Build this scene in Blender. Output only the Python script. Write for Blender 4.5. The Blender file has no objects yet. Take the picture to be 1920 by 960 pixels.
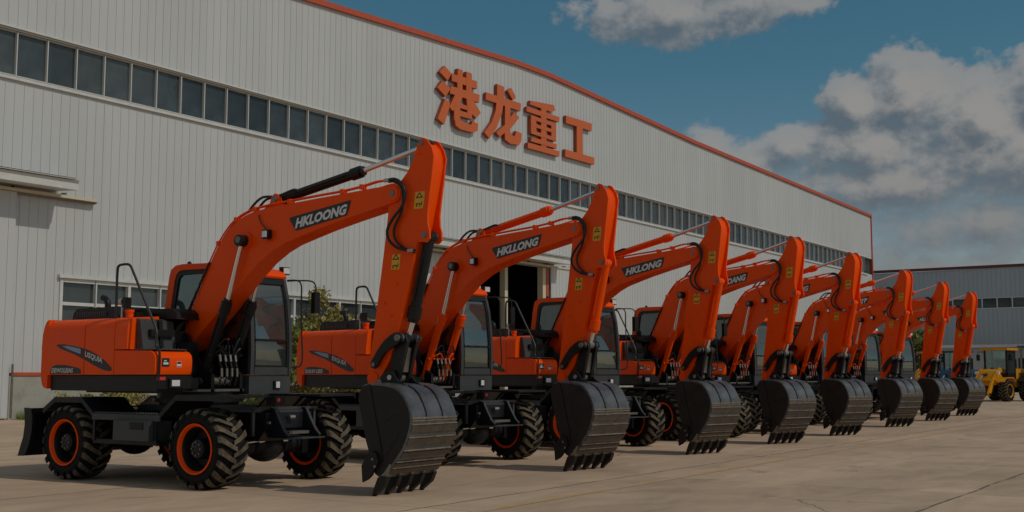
import bpy, bmesh, math, random
from mathutils import Vector, Matrix
random.seed(7)
R = math.radians
S = bpy.context.scene
COL = S.collection

# ------------------------------------------------------------------ camera
F_PX, PITCH, AZ = 2200.0, R(5.7622), R(33.7955)
cam_d = bpy.data.cameras.new('camera')
cam_d.sensor_width = 36
cam_d.lens = F_PX / 1920 * 36
cam_d.clip_start = 0.1
cam_d.clip_end = 6000
cam = bpy.data.objects.new('camera', cam_d)
COL.objects.link(cam)
w = Vector((math.cos(AZ) * math.cos(PITCH), math.sin(AZ) * math.cos(PITCH), math.sin(PITCH)))
r = Vector((math.sin(AZ), -math.cos(AZ), 0))
u = r.cross(w)
cam.matrix_world = Matrix(((r.x, u.x, -w.x, 0), (r.y, u.y, -w.y, 0), (r.z, u.z, -w.z, 1.55), (0, 0, 0, 1)))
S.camera = cam
S.view_settings.view_transform = 'Standard'
S.view_settings.look = 'None'
S.view_settings.gamma = 1
S.view_settings.use_curve_mapping = False
S.view_settings.exposure = -1.75

# ------------------------------------------------------------------ sun
SUN = Vector((0.12, -0.69, 0.71)).normalized()
sd = bpy.data.lights.new('sun', 'SUN')
sd.energy = 4.3
sd.angle = R(0.5)
sd.color = (1.0, 0.92, 0.79)
so = bpy.data.objects.new('sun', sd)
COL.objects.link(so)
so.rotation_euler = SUN.to_track_quat('Z', 'Y').to_euler()

# ------------------------------------------------------------------ world: sky and clouds
wd = bpy.data.worlds.new('World')
S.world = wd
wd.use_nodes = True
nt = wd.node_tree
nt.nodes.clear()


class N:
    """tiny node helper"""
    def __init__(s, nt): s.nt = nt
    def new(s, t, **k):
        n = s.nt.nodes.new(t)
        for a, b in k.items(): setattr(n, a, b)
        return n
    def put(s, sock, v):
        if isinstance(v, bpy.types.NodeSocket): s.nt.links.new(v, sock)
        else: sock.default_value = v
    def m(s, op, a, b=0.0, c=0.0, clamp=False):
        n = s.new('ShaderNodeMath', operation=op, use_clamp=clamp)
        s.put(n.inputs[0], a); s.put(n.inputs[1], b); s.put(n.inputs[2], c)
        return n.outputs[0]
    def xyz(s, x, y, z=0.0):
        n = s.new('ShaderNodeCombineXYZ')
        s.put(n.inputs[0], x); s.put(n.inputs[1], y); s.put(n.inputs[2], z)
        return n.outputs[0]
    def noise(s, vec, scale, detail=5, rough=0.5, dist=0.0, dim='3D'):
        n = s.new('ShaderNodeTexNoise', noise_dimensions=dim)
        if vec is not None: s.put(n.inputs['Vector'], vec)
        n.inputs['Scale'].default_value = scale
        n.inputs['Detail'].default_value = detail
        n.inputs['Roughness'].default_value = rough
        n.inputs['Distortion'].default_value = dist
        return n.outputs['Fac']
    def ss(s, v, a, b, lo=0.0, hi=1.0):
        n = s.new('ShaderNodeMapRange', interpolation_type='SMOOTHSTEP')
        s.put(n.inputs[0], v)
        for i, q in enumerate((a, b, lo, hi)): n.inputs[i + 1].default_value = q
        return n.outputs[0]
    def lin(s, v, a, b, lo=0.0, hi=1.0):
        n = s.new('ShaderNodeMapRange')
        s.put(n.inputs[0], v)
        for i, q in enumerate((a, b, lo, hi)): n.inputs[i + 1].default_value = q
        return n.outputs[0]
    def mix(s, f, a, b, mode='MIX'):
        n = s.new('ShaderNodeMix', data_type='RGBA', blend_type=mode)
        s.put(n.inputs[0], f)
        s.put(n.inputs[6], a if isinstance(a, bpy.types.NodeSocket) else (*a, 1))
        s.put(n.inputs[7], b if isinstance(b, bpy.types.NodeSocket) else (*b, 1))
        return n.outputs[2]


q = N(nt)
sky = q.new('ShaderNodeTexSky', sky_type='NISHITA', sun_disc=False)
sky.sun_elevation = math.asin(SUN.z)
sky.sun_rotation = math.atan2(SUN.x, SUN.y)
sky.altitude = 100
sky.air_density = 1.0
sky.dust_density = 0.6
sky.ozone_density = 2.5
tc = q.new('ShaderNodeTexCoord')
sep = q.new('ShaderNodeSeparateXYZ')
nt.links.new(tc.outputs['Generated'], sep.inputs[0])
az = q.m('MULTIPLY', q.m('ARCTAN2', sep.outputs[1], sep.outputs[0]), 57.2958)
el = q.m('MULTIPLY', q.m('ARCSINE', sep.outputs[2]), 57.2958)
# cloud masses: azimuth, elevation, half width, half height, strength
BLOBS = [(26.2, 17.3, 4.6, 1.7, .8), (22.6, 17.6, 3.6, 1.5, .75), (19.6, 17.3, 1.9, .7, .55), (29.3, 16.9, 2.4, 1.0, .5),
         (14.8, 12.7, 2.3, 2.4, 1.3), (11.6, 11.6, 3.6, 2.5, 1.3), (17.2, 12.6, 1.7, 1.6, 1.15), (9.0, 12.4, 2.8, 2.0, 1.2),
         (20.0, 10.9, 1.9, 1.2, 1.0), (16.4, 10.6, 4.0, 1.9, 1.25), (23.9, 10.8, 1.7, 1.2, .85), (21.9, 9.9, 2.6, 1.3, .85),
         (10.0, 9.6, 6.5, 2.5, 1.25), (15.5, 8.8, 6.5, 1.9, 1.15), (20.5, 8.6, 4.0, 1.3, .8), (12.0, 6.8, 8.0, 1.9, .95), (14.0, 4.9, 9.0, 1.4, .65)]


def cloud_field(da, de):
    a = q.m('ADD', az, da); e = q.m('ADD', el, de)
    v = q.xyz(a, q.m('MULTIPLY', e, 1.25))
    n1 = q.noise(v, 0.42, 9, 0.56, 0.15)
    n2 = q.noise(v, 1.5, 6, 0.55, 0.2)
    f = None
    for (ba, be, ra, re, st) in BLOBS:
        x = q.m('DIVIDE', q.m('SUBTRACT', a, ba), ra); y = q.m('DIVIDE', q.m('SUBTRACT', e, be), re)
        d = q.m('SQRT', q.m('ADD', q.m('MULTIPLY', x, x), q.m('MULTIPLY', y, y)))
        g = q.m('MULTIPLY', q.m('SUBTRACT', 1.25, d), st)
        f = g if f is None else q.m('SMOOTH_MAX', f, g, 0.25)
    f = q.m('MAXIMUM', f, -0.5)
    # unseen cloud over the rest of the sky, thickened to fill shaded sides
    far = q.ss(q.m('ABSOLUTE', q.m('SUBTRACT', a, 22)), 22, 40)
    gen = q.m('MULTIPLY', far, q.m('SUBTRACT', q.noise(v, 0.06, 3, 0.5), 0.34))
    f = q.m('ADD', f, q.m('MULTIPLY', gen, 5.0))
    f = q.m('ADD', f, q.m('MULTIPLY', q.m('SUBTRACT', n1, 0.5), 1.5))
    return q.m('ADD', f, q.m('MULTIPLY', q.m('SUBTRACT', n2, 0.5), 0.6))


f0 = cloud_field(0, 0)
f1 = cloud_field(-0.55, 0.75)
soft = q.lin(el, 8.0, 12.5, 0.9, 0.34)
dens = q.m('DIVIDE', q.m('SUBTRACT', f0, 0.12), soft, clamp=True)
dens = q.ss(dens, 0.0, 1.0)
shade = q.m('SUBTRACT', f0, f1)
lit = q.ss(shade, -0.50, 0.42)
thick = q.ss(f0, 0.4, 1.5)
low = q.ss(el, 3.0, 12.0)
c_sh = q.mix(low, (2.9, 3.2, 3.55), (2.2, 2.75, 3.3))
c_lt = q.mix(low, (4.1, 4.2, 4.3), (6.3, 6.1, 5.85))
ccol = q.mix(lit, c_sh, c_lt)
hor = q.ss(el, 0.0, 7.0)
skyc = q.mix(q.ss(el, 1.0, 17.0), (1.42, 1.22, 1.12), (0.66, 1.14, 1.05))
skyc = q.mix(1.0, sky.outputs[0], skyc, 'MULTIPLY')
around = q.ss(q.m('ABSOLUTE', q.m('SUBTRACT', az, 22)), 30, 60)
ccol = q.mix(q.m('MULTIPLY', around, 0.5), ccol, (9.5, 9.0, 8.2))  # unseen clouds outside the view brightened as added fill for shaded sides
cov = q.m('MULTIPLY', dens, q.lin(thick, 0, 1, 0.78, 0.97))
up = q.ss(el, -0.5, 1.0)
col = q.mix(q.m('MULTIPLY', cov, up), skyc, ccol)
bg = q.new('ShaderNodeBackground')
bg.inputs[1].default_value = 0.15
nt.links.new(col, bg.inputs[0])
wo = q.new('ShaderNodeOutputWorld')
nt.links.new(bg.outputs[0], wo.inputs[0])

# ------------------------------------------------------------------ materials
MATS = {}


def mat(name, col, rough=0.5, metal=0.0, var=0.0, vscale=3.0, spec=0.5, coat=0.0, bump=0.0, bscale=40.0, dirt=None, rvar=0.1):
    m = bpy.data.materials.new(name); m.use_nodes = True
    n = N(m.node_tree); b = m.node_tree.nodes['Principled BSDF']
    t = n.new('ShaderNodeTexCoord')
    base = (*col, 1)
    if var or dirt:
        nz = n.noise(t.outputs['Object'], vscale, 6, 0.6)
        k = n.lin(nz, 0.3, 0.7, 1 - var, 1 + var)
        cmb = n.new('ShaderNodeVectorMath', operation='SCALE')
        cmb.inputs[0].default_value = col
        n.put(cmb.inputs['Scale'], k)
        out = cmb.outputs[0]
        if dirt:
            dcol, amt, dsc = dirt
            dn = n.ss(n.noise(t.outputs['Object'], dsc, 8, 0.65), 0.62 - amt * 0.3, 0.78)
            out = n.mix(n.m('MULTIPLY', dn, amt), out, dcol)
        m.node_tree.links.new(out, b.inputs['Base Color'])
        n.put(b.inputs['Roughness'], n.lin(nz, 0.3, 0.7, max(0.03, rough - rvar), min(1, rough + rvar)))
    else:
        b.inputs['Base Color'].default_value = base
        b.inputs['Roughness'].default_value = rough
    b.inputs['Metallic'].default_value = metal
    b.inputs['Specular IOR Level'].default_value = spec
    b.inputs['Coat Weight'].default_value = coat
    b.inputs['Coat Roughness'].default_value = 0.08
    if bump:
        bn = n.new('ShaderNodeBump'); bn.inputs['Strength'].default_value = bump; bn.inputs['Distance'].default_value = 0.02
        n.put(bn.inputs['Height'], n.noise(t.outputs['Object'], bscale, 6, 0.6))
        m.node_tree.links.new(bn.outputs[0], b.inputs['Normal'])
    MATS[name] = m
    return m


DUST = (0.30, 0.23, 0.16)
mat('orange_paint', (0.96, 0.086, 0.0), 0.30, var=0.04, vscale=2.0, spec=0.16, dirt=((0.6, 0.065, 0.003), 0.12, 5.0))
mat('black_paint', (0.011, 0.011, 0.012), 0.42, var=0.2, spec=0.3, dirt=(DUST, 0.07, 6.0))
mat('chassis_paint', (0.012, 0.0135, 0.017), 0.42, var=0.2, spec=0.3, dirt=(DUST, 0.05, 5.0))
mat('grey_paint', (0.055, 0.06, 0.064), 0.42, var=0.1, spec=0.35, dirt=(DUST, 0.12, 5.0))
mat('bucket_steel', (0.125, 0.127, 0.135), 0.32, metal=0.45, var=0.3, vscale=4.0, dirt=((0.2, 0.15, 0.1), 0.22, 9.0), bump=0.05, bscale=25)
mat('strip_steel', (0.085, 0.07, 0.055), 0.5, metal=0.1, var=0.35, vscale=8.0, spec=0.35, dirt=((0.16, 0.10, 0.06), 0.35, 12.0), bump=0.1)
mat('bucket_side', (0.022, 0.019, 0.017), 0.5, spec=0.25, var=0.25, vscale=4.0, dirt=((0.12, 0.08, 0.05), 0.15, 6.0))
mat('worn_steel', (0.27, 0.23, 0.18), 0.45, metal=0.4, var=0.35, vscale=9.0, dirt=((0.28, 0.15, 0.07), 0.4, 14.0), bump=0.1)
mat('rubber', (0.011, 0.011, 0.0115), 0.8, var=0.25, dirt=((0.11, 0.09, 0.065), 0.2, 7.0), bump=0.1, bscale=60, spec=0.2)
mat('dusty_tread', (0.14, 0.112, 0.078), 0.9, var=0.35, vscale=9.0, dirt=((0.02, 0.019, 0.017), 0.75, 11.0), spec=0.15, bump=0.15)
mat('chrome', (0.78, 0.78, 0.8), 0.12, metal=1.0)
mat('hose_rubber', (0.012, 0.012, 0.013), 0.5)
mat('bright_metal', (0.5, 0.48, 0.45), 0.35, metal=0.9)
mat('pin_metal', (0.22, 0.2, 0.18), 0.45, metal=0.7, var=0.2)
mat('decal_black', (0.016, 0.016, 0.018), 0.4)
mat('decal_white', (0.72, 0.72, 0.72), 0.5)
mat('decal_blue', (0.25, 0.34, 0.5), 0.4)
mat('decal_yellow', (0.8, 0.42, 0.01), 0.45)
mat('lamp_lens', (0.75, 0.76, 0.78), 0.15, coat=0.6)
mat('red_lens', (0.65, 0.02, 0.015), 0.2, coat=0.5)
mat('seat_black', (0.02, 0.02, 0.022), 0.7)
mat('yellow_paint', (0.66, 0.27, 0.004), 0.4, var=0.06, spec=0.3, dirt=((0.3, 0.2, 0.05), 0.3, 5.0))
mat('blue_paint', (0.012, 0.055, 0.11), 0.4, var=0.08)
mat('trim_red', (0.50, 0.085, 0.035), 0.5, var=0.08)
mat('trim_dark', (0.14, 0.03, 0.028), 0.6)
mat('sign_orange', (0.62, 0.13, 0.03), 0.5, var=0.05, vscale=1.0)
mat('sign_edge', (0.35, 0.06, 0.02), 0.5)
mat('frame_white', (0.62, 0.62, 0.6), 0.5, var=0.08)
mat('frame_dark', (0.22, 0.2, 0.17), 0.6)  # duller brown-grey frame tone for head strip, track lip and canopy ridges
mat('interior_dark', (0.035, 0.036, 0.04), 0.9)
mat('interior_steel', (0.62, 0.56, 0.42), 0.7)
mat('bark', (0.09, 0.07, 0.05), 0.9, var=0.2)
mat('curtain', (0.45, 0.47, 0.47), 0.8, var=0.1)


def panel_mat(name, col, stain):
    m = bpy.data.materials.new(name); m.use_nodes = True
    n = N(m.node_tree); b = m.node_tree.nodes['Principled BSDF']
    t = n.new('ShaderNodeTexCoord'); sp = n.new('ShaderNodeSeparateXYZ')
    m.node_tree.links.new(t.outputs['Object'], sp.inputs[0])
    # long vertical rain streaks and a faint difference from sheet to sheet
    v = n.xyz(n.m('MULTIPLY', sp.outputs[0], 1.0), n.m('MULTIPLY', sp.outputs[1], 1.0), n.m('MULTIPLY', sp.outputs[2], 0.06))
    st = n.ss(n.noise(v, 2.6, 7, 0.65), 0.48, 0.8)
    big = n.lin(n.noise(t.outputs['Object'], 0.12, 4, 0.5), 0.3, 0.7, 0.95, 1.05)
    sheet = n.m('FLOOR', n.m('DIVIDE', n.m('ADD', sp.outputs[0], sp.outputs[1]), 1.125))
    wn = n.new('ShaderNodeTexWhiteNoise', noise_dimensions='1D'); n.put(wn.inputs['W'], sheet)
    k = n.m('MULTIPLY', big, n.lin(wn.outputs['Value'], 0, 1, 0.97, 1.03))
    sc = n.new('ShaderNodeVectorMath', operation='SCALE'); sc.inputs[0].default_value = col; n.put(sc.inputs['Scale'], k)
    foot = n.ss(sp.outputs[2], 6.0, 0.3)
    c = n.mix(n.m('MULTIPLY', st, n.m('ADD', n.m('MULTIPLY', foot, 0.25), 0.16)), sc.outputs[0], stain)
    m.node_tree.links.new(c, b.inputs['Base Color'])
    b.inputs['Roughness'].default_value = 0.45
    MATS[name] = m


panel_mat('white_sheet', (0.545, 0.56, 0.57), (0.38, 0.33, 0.26))
panel_mat('grey_sheet', (0.40, 0.44, 0.475), (0.3, 0.3, 0.28))
mat('render_wall', (0.40, 0.38, 0.33), 0.9, var=0.12, vscale=0.9, dirt=((0.17, 0.15, 0.12), 0.55, 1.6), bump=0.15, bscale=8)


def glass_mat(name, tint, refl_rough=0.03, alpha=0.65, gl=(0.8, 0.9, 1.0), refl=1.3):
    m = bpy.data.materials.new(name); m.use_nodes = True
    t = m.node_tree; t.nodes.clear(); n = N(t)
    o = n.new('ShaderNodeOutputMaterial'); tr = n.new('ShaderNodeBsdfTransparent'); g = n.new('ShaderNodeBsdfGlossy')
    df = n.new('ShaderNodeBsdfDiffuse'); df.inputs[0].default_value = (*[c * 0.35 for c in gl], 1)
    tr.inputs[0].default_value = (*tint, 1); g.inputs['Roughness'].default_value = refl_rough
    g.inputs[0].default_value = (*gl, 1)
    fr = n.new('ShaderNodeFresnel'); fr.inputs[0].default_value = 1.5
    tcn = n.new('ShaderNodeTexCoord')
    bn = n.new('ShaderNodeBump'); bn.inputs['Strength'].default_value = 0.06; bn.inputs['Distance'].default_value = 0.05
    n.put(bn.inputs['Height'], n.noise(tcn.outputs['Object'], 0.9, 2))
    t.links.new(bn.outputs[0], g.inputs['Normal']); t.links.new(bn.outputs[0], fr.inputs['Normal'])
    a = n.new('ShaderNodeMixShader')
    # dustier and cleaner panes, and dust gathered in soft patches on each
    oi = n.new('ShaderNodeObjectInfo')
    dust = n.m('MULTIPLY', n.lin(oi.outputs['Random'], 0, 1, 0.62, 1.3), n.lin(n.noise(tcn.outputs['Object'], 1.3, 5, 0.6), 0.3, 0.7, 0.7, 1.3))
    n.put(a.inputs[0], n.m('MULTIPLY', dust, 1 - alpha, clamp=True))
    t.links.new(tr.outputs[0], a.inputs[1]); t.links.new(df.outputs[0], a.inputs[2])
    b = n.new('ShaderNodeMixShader')
    n.put(b.inputs[0], n.m('MULTIPLY', fr.outputs[0], refl, clamp=True))
    t.links.new(a.outputs[0], b.inputs[1]); t.links.new(g.outputs[0], b.inputs[2])
    t.links.new(b.outputs[0], o.inputs[0])
    MATS[name] = m


glass_mat('window_glass', (0.62, 0.68, 0.70), 0.05, 0.66, (0.52, 0.60, 0.64))
glass_mat('cab_glass', (0.86, 0.95, 0.93), 0.02, 0.86, (0.85, 1.0, 1.0), 2.6)


def leaf_mat(name, a, bcol):
    m = bpy.data.materials.new(name); m.use_nodes = True
    n = N(m.node_tree); b = m.node_tree.nodes['Principled BSDF']
    g = n.new('ShaderNodeNewGeometry'); t = n.new('ShaderNodeTexCoord')
    f = n.m('ADD', n.m('MULTIPLY', g.outputs['Random Per Island'], 0.6), n.m('MULTIPLY', n.noise(t.outputs['Object'], 1.4, 3), 0.5), clamp=True)
    m.node_tree.links.new(n.mix(f, a, bcol), b.inputs['Base Color'])
    b.inputs['Roughness'].default_value = 0.6
    MATS[name] = m


leaf_mat('leaf_green', (0.04, 0.065, 0.012), (0.24, 0.27, 0.05))
leaf_mat('leaf_olive', (0.08, 0.08, 0.015), (0.42, 0.34, 0.09))
leaf_mat('grass_blade', (0.08, 0.13, 0.02), (0.28, 0.30, 0.07))


def ground_mat():
    m = bpy.data.materials.new('concrete'); m.use_nodes = True
    n = N(m.node_tree); b = m.node_tree.nodes['Principled BSDF']; L = m.node_tree.links
    t = n.new('ShaderNodeTexCoord'); P = t.outputs['Object']
    sp = n.new('ShaderNodeSeparateXYZ'); L.new(P, sp.inputs[0])
    wob = n.m('MULTIPLY', n.m('SUBTRACT', n.noise(P, 1.2, 5), 0.5), 0.10)
    def joint(c, per, off, wdt):
        v = n.m('ADD', n.m('SUBTRACT', c, off), wob)
        fr = n.m('ABSOLUTE', n.m('SUBTRACT', n.m('FRACT', n.m('ADD', n.m('DIVIDE', v, per), 0.5)), 0.5))
        return n.ss(n.m('MULTIPLY', fr, per), wdt, wdt * 0.35)
    jx = joint(sp.outputs[0], 5.2, 0.6, 0.022)
    jy = joint(sp.outputs[1], 4.9, 3.72, 0.03)
    j = n.m('MAXIMUM', n.m('MULTIPLY', jx, 0.55), jy)
    j = n.m('MULTIPLY', j, n.ss(n.noise(P, 2.5, 4), 0.3, 0.5, 0.25, 1.0))
    # slab to slab tone
    sx = n.m('FLOOR', n.m('DIVIDE', n.m('SUBTRACT', sp.outputs[0], 0.6), 5.2)); sy = n.m('FLOOR', n.m('DIVIDE', n.m('SUBTRACT', sp.outputs[1], 3.72), 4.9))
    wn = n.new('ShaderNodeTexWhiteNoise', noise_dimensions='2D'); n.put(wn.inputs['Vector'], n.xyz(sx, sy))
    k = n.lin(wn.outputs['Value'], 0, 1, 0.93, 1.07)
    # patchy stains stretched along the driving direction
    v = n.xyz(n.m('MULTIPLY', sp.outputs[0], 0.45), sp.outputs[1], 0.0)
    big = n.noise(v, 0.35, 6, 0.6, 0.6); mid = n.noise(v, 1.6, 7, 0.62, 0.8); fine = n.noise(P, 28, 5, 0.7)
    k = n.m('MULTIPLY', k, n.lin(big, 0.3, 0.7, 0.82, 1.14))
    k = n.m('MULTIPLY', k, n.lin(mid, 0.3, 0.7, 0.84, 1.14))
    k = n.m('MULTIPLY', k, n.lin(fine, 0.25, 0.75, 0.93, 1.07))
    sc = n.new('ShaderNodeVectorMath', operation='SCALE'); sc.inputs[0].default_value = (0.53, 0.385, 0.27); n.put(sc.inputs['Scale'], k)
    oil = n.ss(n.noise(v, 0.9, 5, 0.55, 1.2), 0.63, 0.74)
    c = n.mix(n.m('MULTIPLY', oil, 0.4), sc.outputs[0], (0.11, 0.09, 0.075))
    crk = n.new('ShaderNodeTexVoronoi', feature='DISTANCE_TO_EDGE'); crk.inputs['Scale'].default_value = 0.16
    dv = n.new('ShaderNodeVectorMath', operation='ADD'); L.new(P, dv.inputs[0])
    nz = n.new('ShaderNodeTexNoise'); nz.inputs['Scale'].default_value = 0.8; nz.inputs['Detail'].default_value = 6; L.new(P, nz.inputs['Vector'])
    L.new(nz.outputs['Color'], dv.inputs[1]); L.new(dv.outputs[0], crk.inputs['Vector'])
    cr = n.m('MULTIPLY', n.ss(crk.outputs['Distance'], 0.0032, 0.001), n.ss(n.noise(P, 0.25, 3), 0.5, 0.56))
    c = n.mix(n.m('MULTIPLY', n.m('MAXIMUM', j, n.m('MULTIPLY', cr, 0.7)), 0.8), c, (0.07, 0.055, 0.045))
    L.new(c, b.inputs['Base Color'])
    b.inputs['Roughness'].default_value = 0.82
    b.inputs['Specular IOR Level'].default_value = 0.25
    bp = n.new('ShaderNodeBump'); bp.inputs['Strength'].default_value = 0.25; bp.inputs['Distance'].default_value = 0.01
    n.put(bp.inputs['Height'], n.m('SUBTRACT', n.m('ADD', n.m('MULTIPLY', mid, 0.6), n.m('MULTIPLY', fine, 0.5)), j))
    L.new(bp.outputs[0], b.inputs['Normal'])
    MATS['concrete'] = m


ground_mat()


def scuff(name, colr, amt, scl):
    """long thin scratches and dull patches that belong to the surface itself"""
    m = MATS[name]; nt_ = m.node_tree; n = N(nt_); b = nt_.nodes['Principled BSDF']
    t = n.new('ShaderNodeTexCoord'); mp = n.new('ShaderNodeMapping'); mp.inputs['Scale'].default_value = (1.0, 6.0, 0.6); mp.inputs['Rotation'].default_value = (0.5, 0.2, 0.3)
    nt_.links.new(t.outputs['Object'], mp.inputs[0])
    f = n.ss(n.noise(mp.outputs[0], scl, 9, 0.7, 0.4), 0.60, 0.72)
    src = b.inputs['Base Color'].links[0].from_socket
    nt_.links.new(n.mix(n.m('MULTIPLY', f, amt), src, colr), b.inputs['Base Color'])
    rs = b.inputs['Roughness'].links[0].from_socket
    nt_.links.new(n.m('ADD', rs, n.m('MULTIPLY', f, 0.2), clamp=True), b.inputs['Roughness'])


scuff('bucket_steel', (0.26, 0.25, 0.23), 0.3, 5.0)
scuff('bucket_side', (0.07, 0.06, 0.05), 0.25, 4.0)
scuff('strip_steel', (0.24, 0.19, 0.14), 0.4, 6.0)
scuff('chassis_paint', (0.07, 0.06, 0.045), 0.12, 3.0)
scuff('orange_paint', (0.62, 0.075, 0.004), 0.12, 1.6)


def line_mat():
    m = bpy.data.materials.new('worn_yellow_line'); m.use_nodes = True
    t = m.node_tree; n = N(t); b = t.nodes['Principled BSDF']
    tc_ = n.new('ShaderNodeTexCoord')
    f = n.ss(n.noise(tc_.outputs['Object'], 3.5, 8, 0.7), 0.44, 0.62)
    t.links.new(n.mix(f, (0.52, 0.375, 0.265), (0.56, 0.32, 0.06)), b.inputs['Base Color'])
    b.inputs['Roughness'].default_value = 0.8
    MATS['worn_yellow_line'] = m


line_mat()


# ------------------------------------------------------------------ mesh builder
class MB:
    """collects shapes in local space: x across, s forward (= -y), z up; builds ONE mesh object"""
    def __init__(s):
        s.bm = bmesh.new(); s.mats = []

    def mi(s, m):
        if m not in s.mats: s.mats.append(m)
        return s.mats.index(m)

    def face(s, vs, i):
        try:
            f = s.bm.faces.new(vs); f.material_index = i; return f
        except ValueError:
            return None

    def prism(s, poly, x0, x1, m, bev=0.0, segs=1):
        """polygon of (s,z) extruded across x; x0,x1 numbers or functions of (s,z)"""
        i = s.mi(m)
        fx0 = x0 if callable(x0) else (lambda a, b: x0)
        fx1 = x1 if callable(x1) else (lambda a, b: x1)
        area = sum(poly[k][0] * poly[(k + 1) % len(poly)][1] - poly[(k + 1) % len(poly)][0] * poly[k][1] for k in range(len(poly)))
        if area < 0: poly = list(reversed(poly))
        A = [s.bm.verts.new((fx0(a, b), -a, b)) for a, b in poly]
        B = [s.bm.verts.new((fx1(a, b), -a, b)) for a, b in poly]
        fs = [s.face(list(A), i), s.face(list(reversed(B)), i)]
        n = len(poly)
        for k in range(n): fs.append(s.face([A[(k + 1) % n], A[k], B[k], B[(k + 1) % n]], i))
        if bev: s.bevel(fs, bev, segs)
        return fs

    def bevel(s, fs, wdt, segs=1, ang=30):
        es = set()
        for f in fs:
            if f: es.update(f.edges)
        es = [e for e in es if len(e.link_faces) == 2 and e.calc_face_angle(0) > R(ang)]
        if es:
            bmesh.ops.bevel(s.bm, geom=es, offset=wdt, segments=segs, profile=0.5, affect='EDGES', clamp_overlap=True)

    def box(s, x0, x1, s0, s1, z0, z1, m, bev=0.0, segs=1):
        return s.prism([(s0, z0), (s1, z0), (s1, z1), (s0, z1)], x0, x1, m, bev, segs)

    def cyl(s, p0, p1, r0, m, n=16, r1=None, cap=True):
        """p = (x, s, z)"""
        i = s.mi(m); r1 = r0 if r1 is None else r1
        a = Vector((p0[0], -p0[1], p0[2])); b = Vector((p1[0], -p1[1], p1[2]))
        d = (b - a).normalized(); ux = d.orthogonal().normalized(); uy = d.cross(ux)
        A = []; B = []
        for k in range(n):
            t = 2 * math.pi * k / n; o = ux * math.cos(t) + uy * math.sin(t)
            A.append(s.bm.verts.new(a + o * r0)); B.append(s.bm.verts.new(b + o * r1))
        for k in range(n): s.face([A[k], A[(k + 1) % n], B[(k + 1) % n], B[k]], i)
        if cap: s.face(list(reversed(A)), i); s.face(B, i)

    def tube(s, pts, rad, m, n=8, smooth=3):
        i = s.mi(m)
        P = [Vector((p[0], -p[1], p[2])) for p in pts]
        if smooth > 1 and len(P) > 2:
            Q = []
            for k in range(len(P) - 1):
                a = P[max(k - 1, 0)]; b = P[k]; c = P[k + 1]; d = P[min(k + 2, len(P) - 1)]
                for j in range(smooth):
                    t = j / smooth
                    Q.append(0.5 * ((2 * b) + (c - a) * t + (2 * a - 5 * b + 4 * c - d) * t * t + (3 * b - a - 3 * c + d) * t ** 3))
            Q.append(P[-1]); P = Q
        rings = []; up = None
        for k, p in enumerate(P):
            d = (P[min(k + 1, len(P) - 1)] - P[max(k - 1, 0)])
            if d.length < 1e-6: continue
            d.normalize()
            up = d.orthogonal().normalized() if up is None else (up - d * up.dot(d)).normalized()
            v = d.cross(up)
            rings.append([s.bm.verts.new(p + (up * math.cos(2 * math.pi * j / n) + v * math.sin(2 * math.pi * j / n)) * rad) for j in range(n)])
        for a, b in zip(rings, rings[1:]):
            for j in range(n): s.face([a[j], a[(j + 1) % n], b[(j + 1) % n], b[j]], i)
        s.face(list(reversed(rings[0])), i); s.face(rings[-1], i)

    def lathe(s, prof, c, m, n=48):
        """profile of (x, radius) round the x axis through c=(x,s,z)"""
        i = s.mi(m); rings = []
        for k in range(n):
            t = 2 * math.pi * k / n
            rings.append([s.bm.verts.new((c[0] + x, -c[1] + rr * math.cos(t), c[2] + rr * math.sin(t))) for x, rr in prof])
        for k in range(n):
            a = rings[k]; b = rings[(k + 1) % n]
            for j in range(len(prof) - 1): s.face([a[j], b[j], b[j + 1], a[j + 1]], i)

    def ball(s, c, rr, m, sc=(1, 1, 1), seg=12):
        i = s.mi(m)
        g = bmesh.ops.create_uvsphere(s.bm, u_segments=seg, v_segments=seg // 2 + 2, radius=rr,
                                      matrix=Matrix.Translation((c[0], -c[1], c[2])) @ Matrix.Diagonal((*sc, 1)))
        for v in g['verts']:
            for f in v.link_faces: f.material_index = i

    def build(s, name, parent=None, ang=35, fix=True):
        if fix: bmesh.ops.recalc_face_normals(s.bm, faces=s.bm.faces)
        me = bpy.data.meshes.new(name)
        s.bm.to_mesh(me); s.bm.free()
        for p in me.polygons: p.use_smooth = True
        me.set_sharp_from_angle(angle=R(ang))
        for m in s.mats: me.materials.append(MATS[m])
        o = bpy.data.objects.new(name, me); COL.objects.link(o)
        if parent: o.parent = parent
        return o


def empty(name, loc=(0, 0, 0), rz=0.0):
    o = bpy.data.objects.new(name, None); COL.objects.link(o)
    o.location = loc; o.rotation_euler = (0, 0, rz); o.empty_display_size = 0.3
    return o


def tag(o, label=None, cat=None, group=None, kind=None):
    if label: o['label'] = label
    if cat: o['category'] = cat
    if group: o['group'] = group
    if kind: o['kind'] = kind
    return o


def copy_tree(o, parent=None):
    c = o.copy(); COL.objects.link(c); c.parent = parent
    for ch in list(o.children): copy_tree(ch, c)
    return c


def lerp(a, b, t): return a + (b - a) * t


def smooth_poly(pts, it=1):
    for _ in range(it):
        Q = []
        for k in range(len(pts)):
            a = pts[k]; b = pts[(k + 1) % len(pts)]
            Q.append((a[0] * .75 + b[0] * .25, a[1] * .75 + b[1] * .25)); Q.append((a[0] * .25 + b[0] * .75, a[1] * .25 + b[1] * .75))
        pts = Q
    return pts


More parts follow.
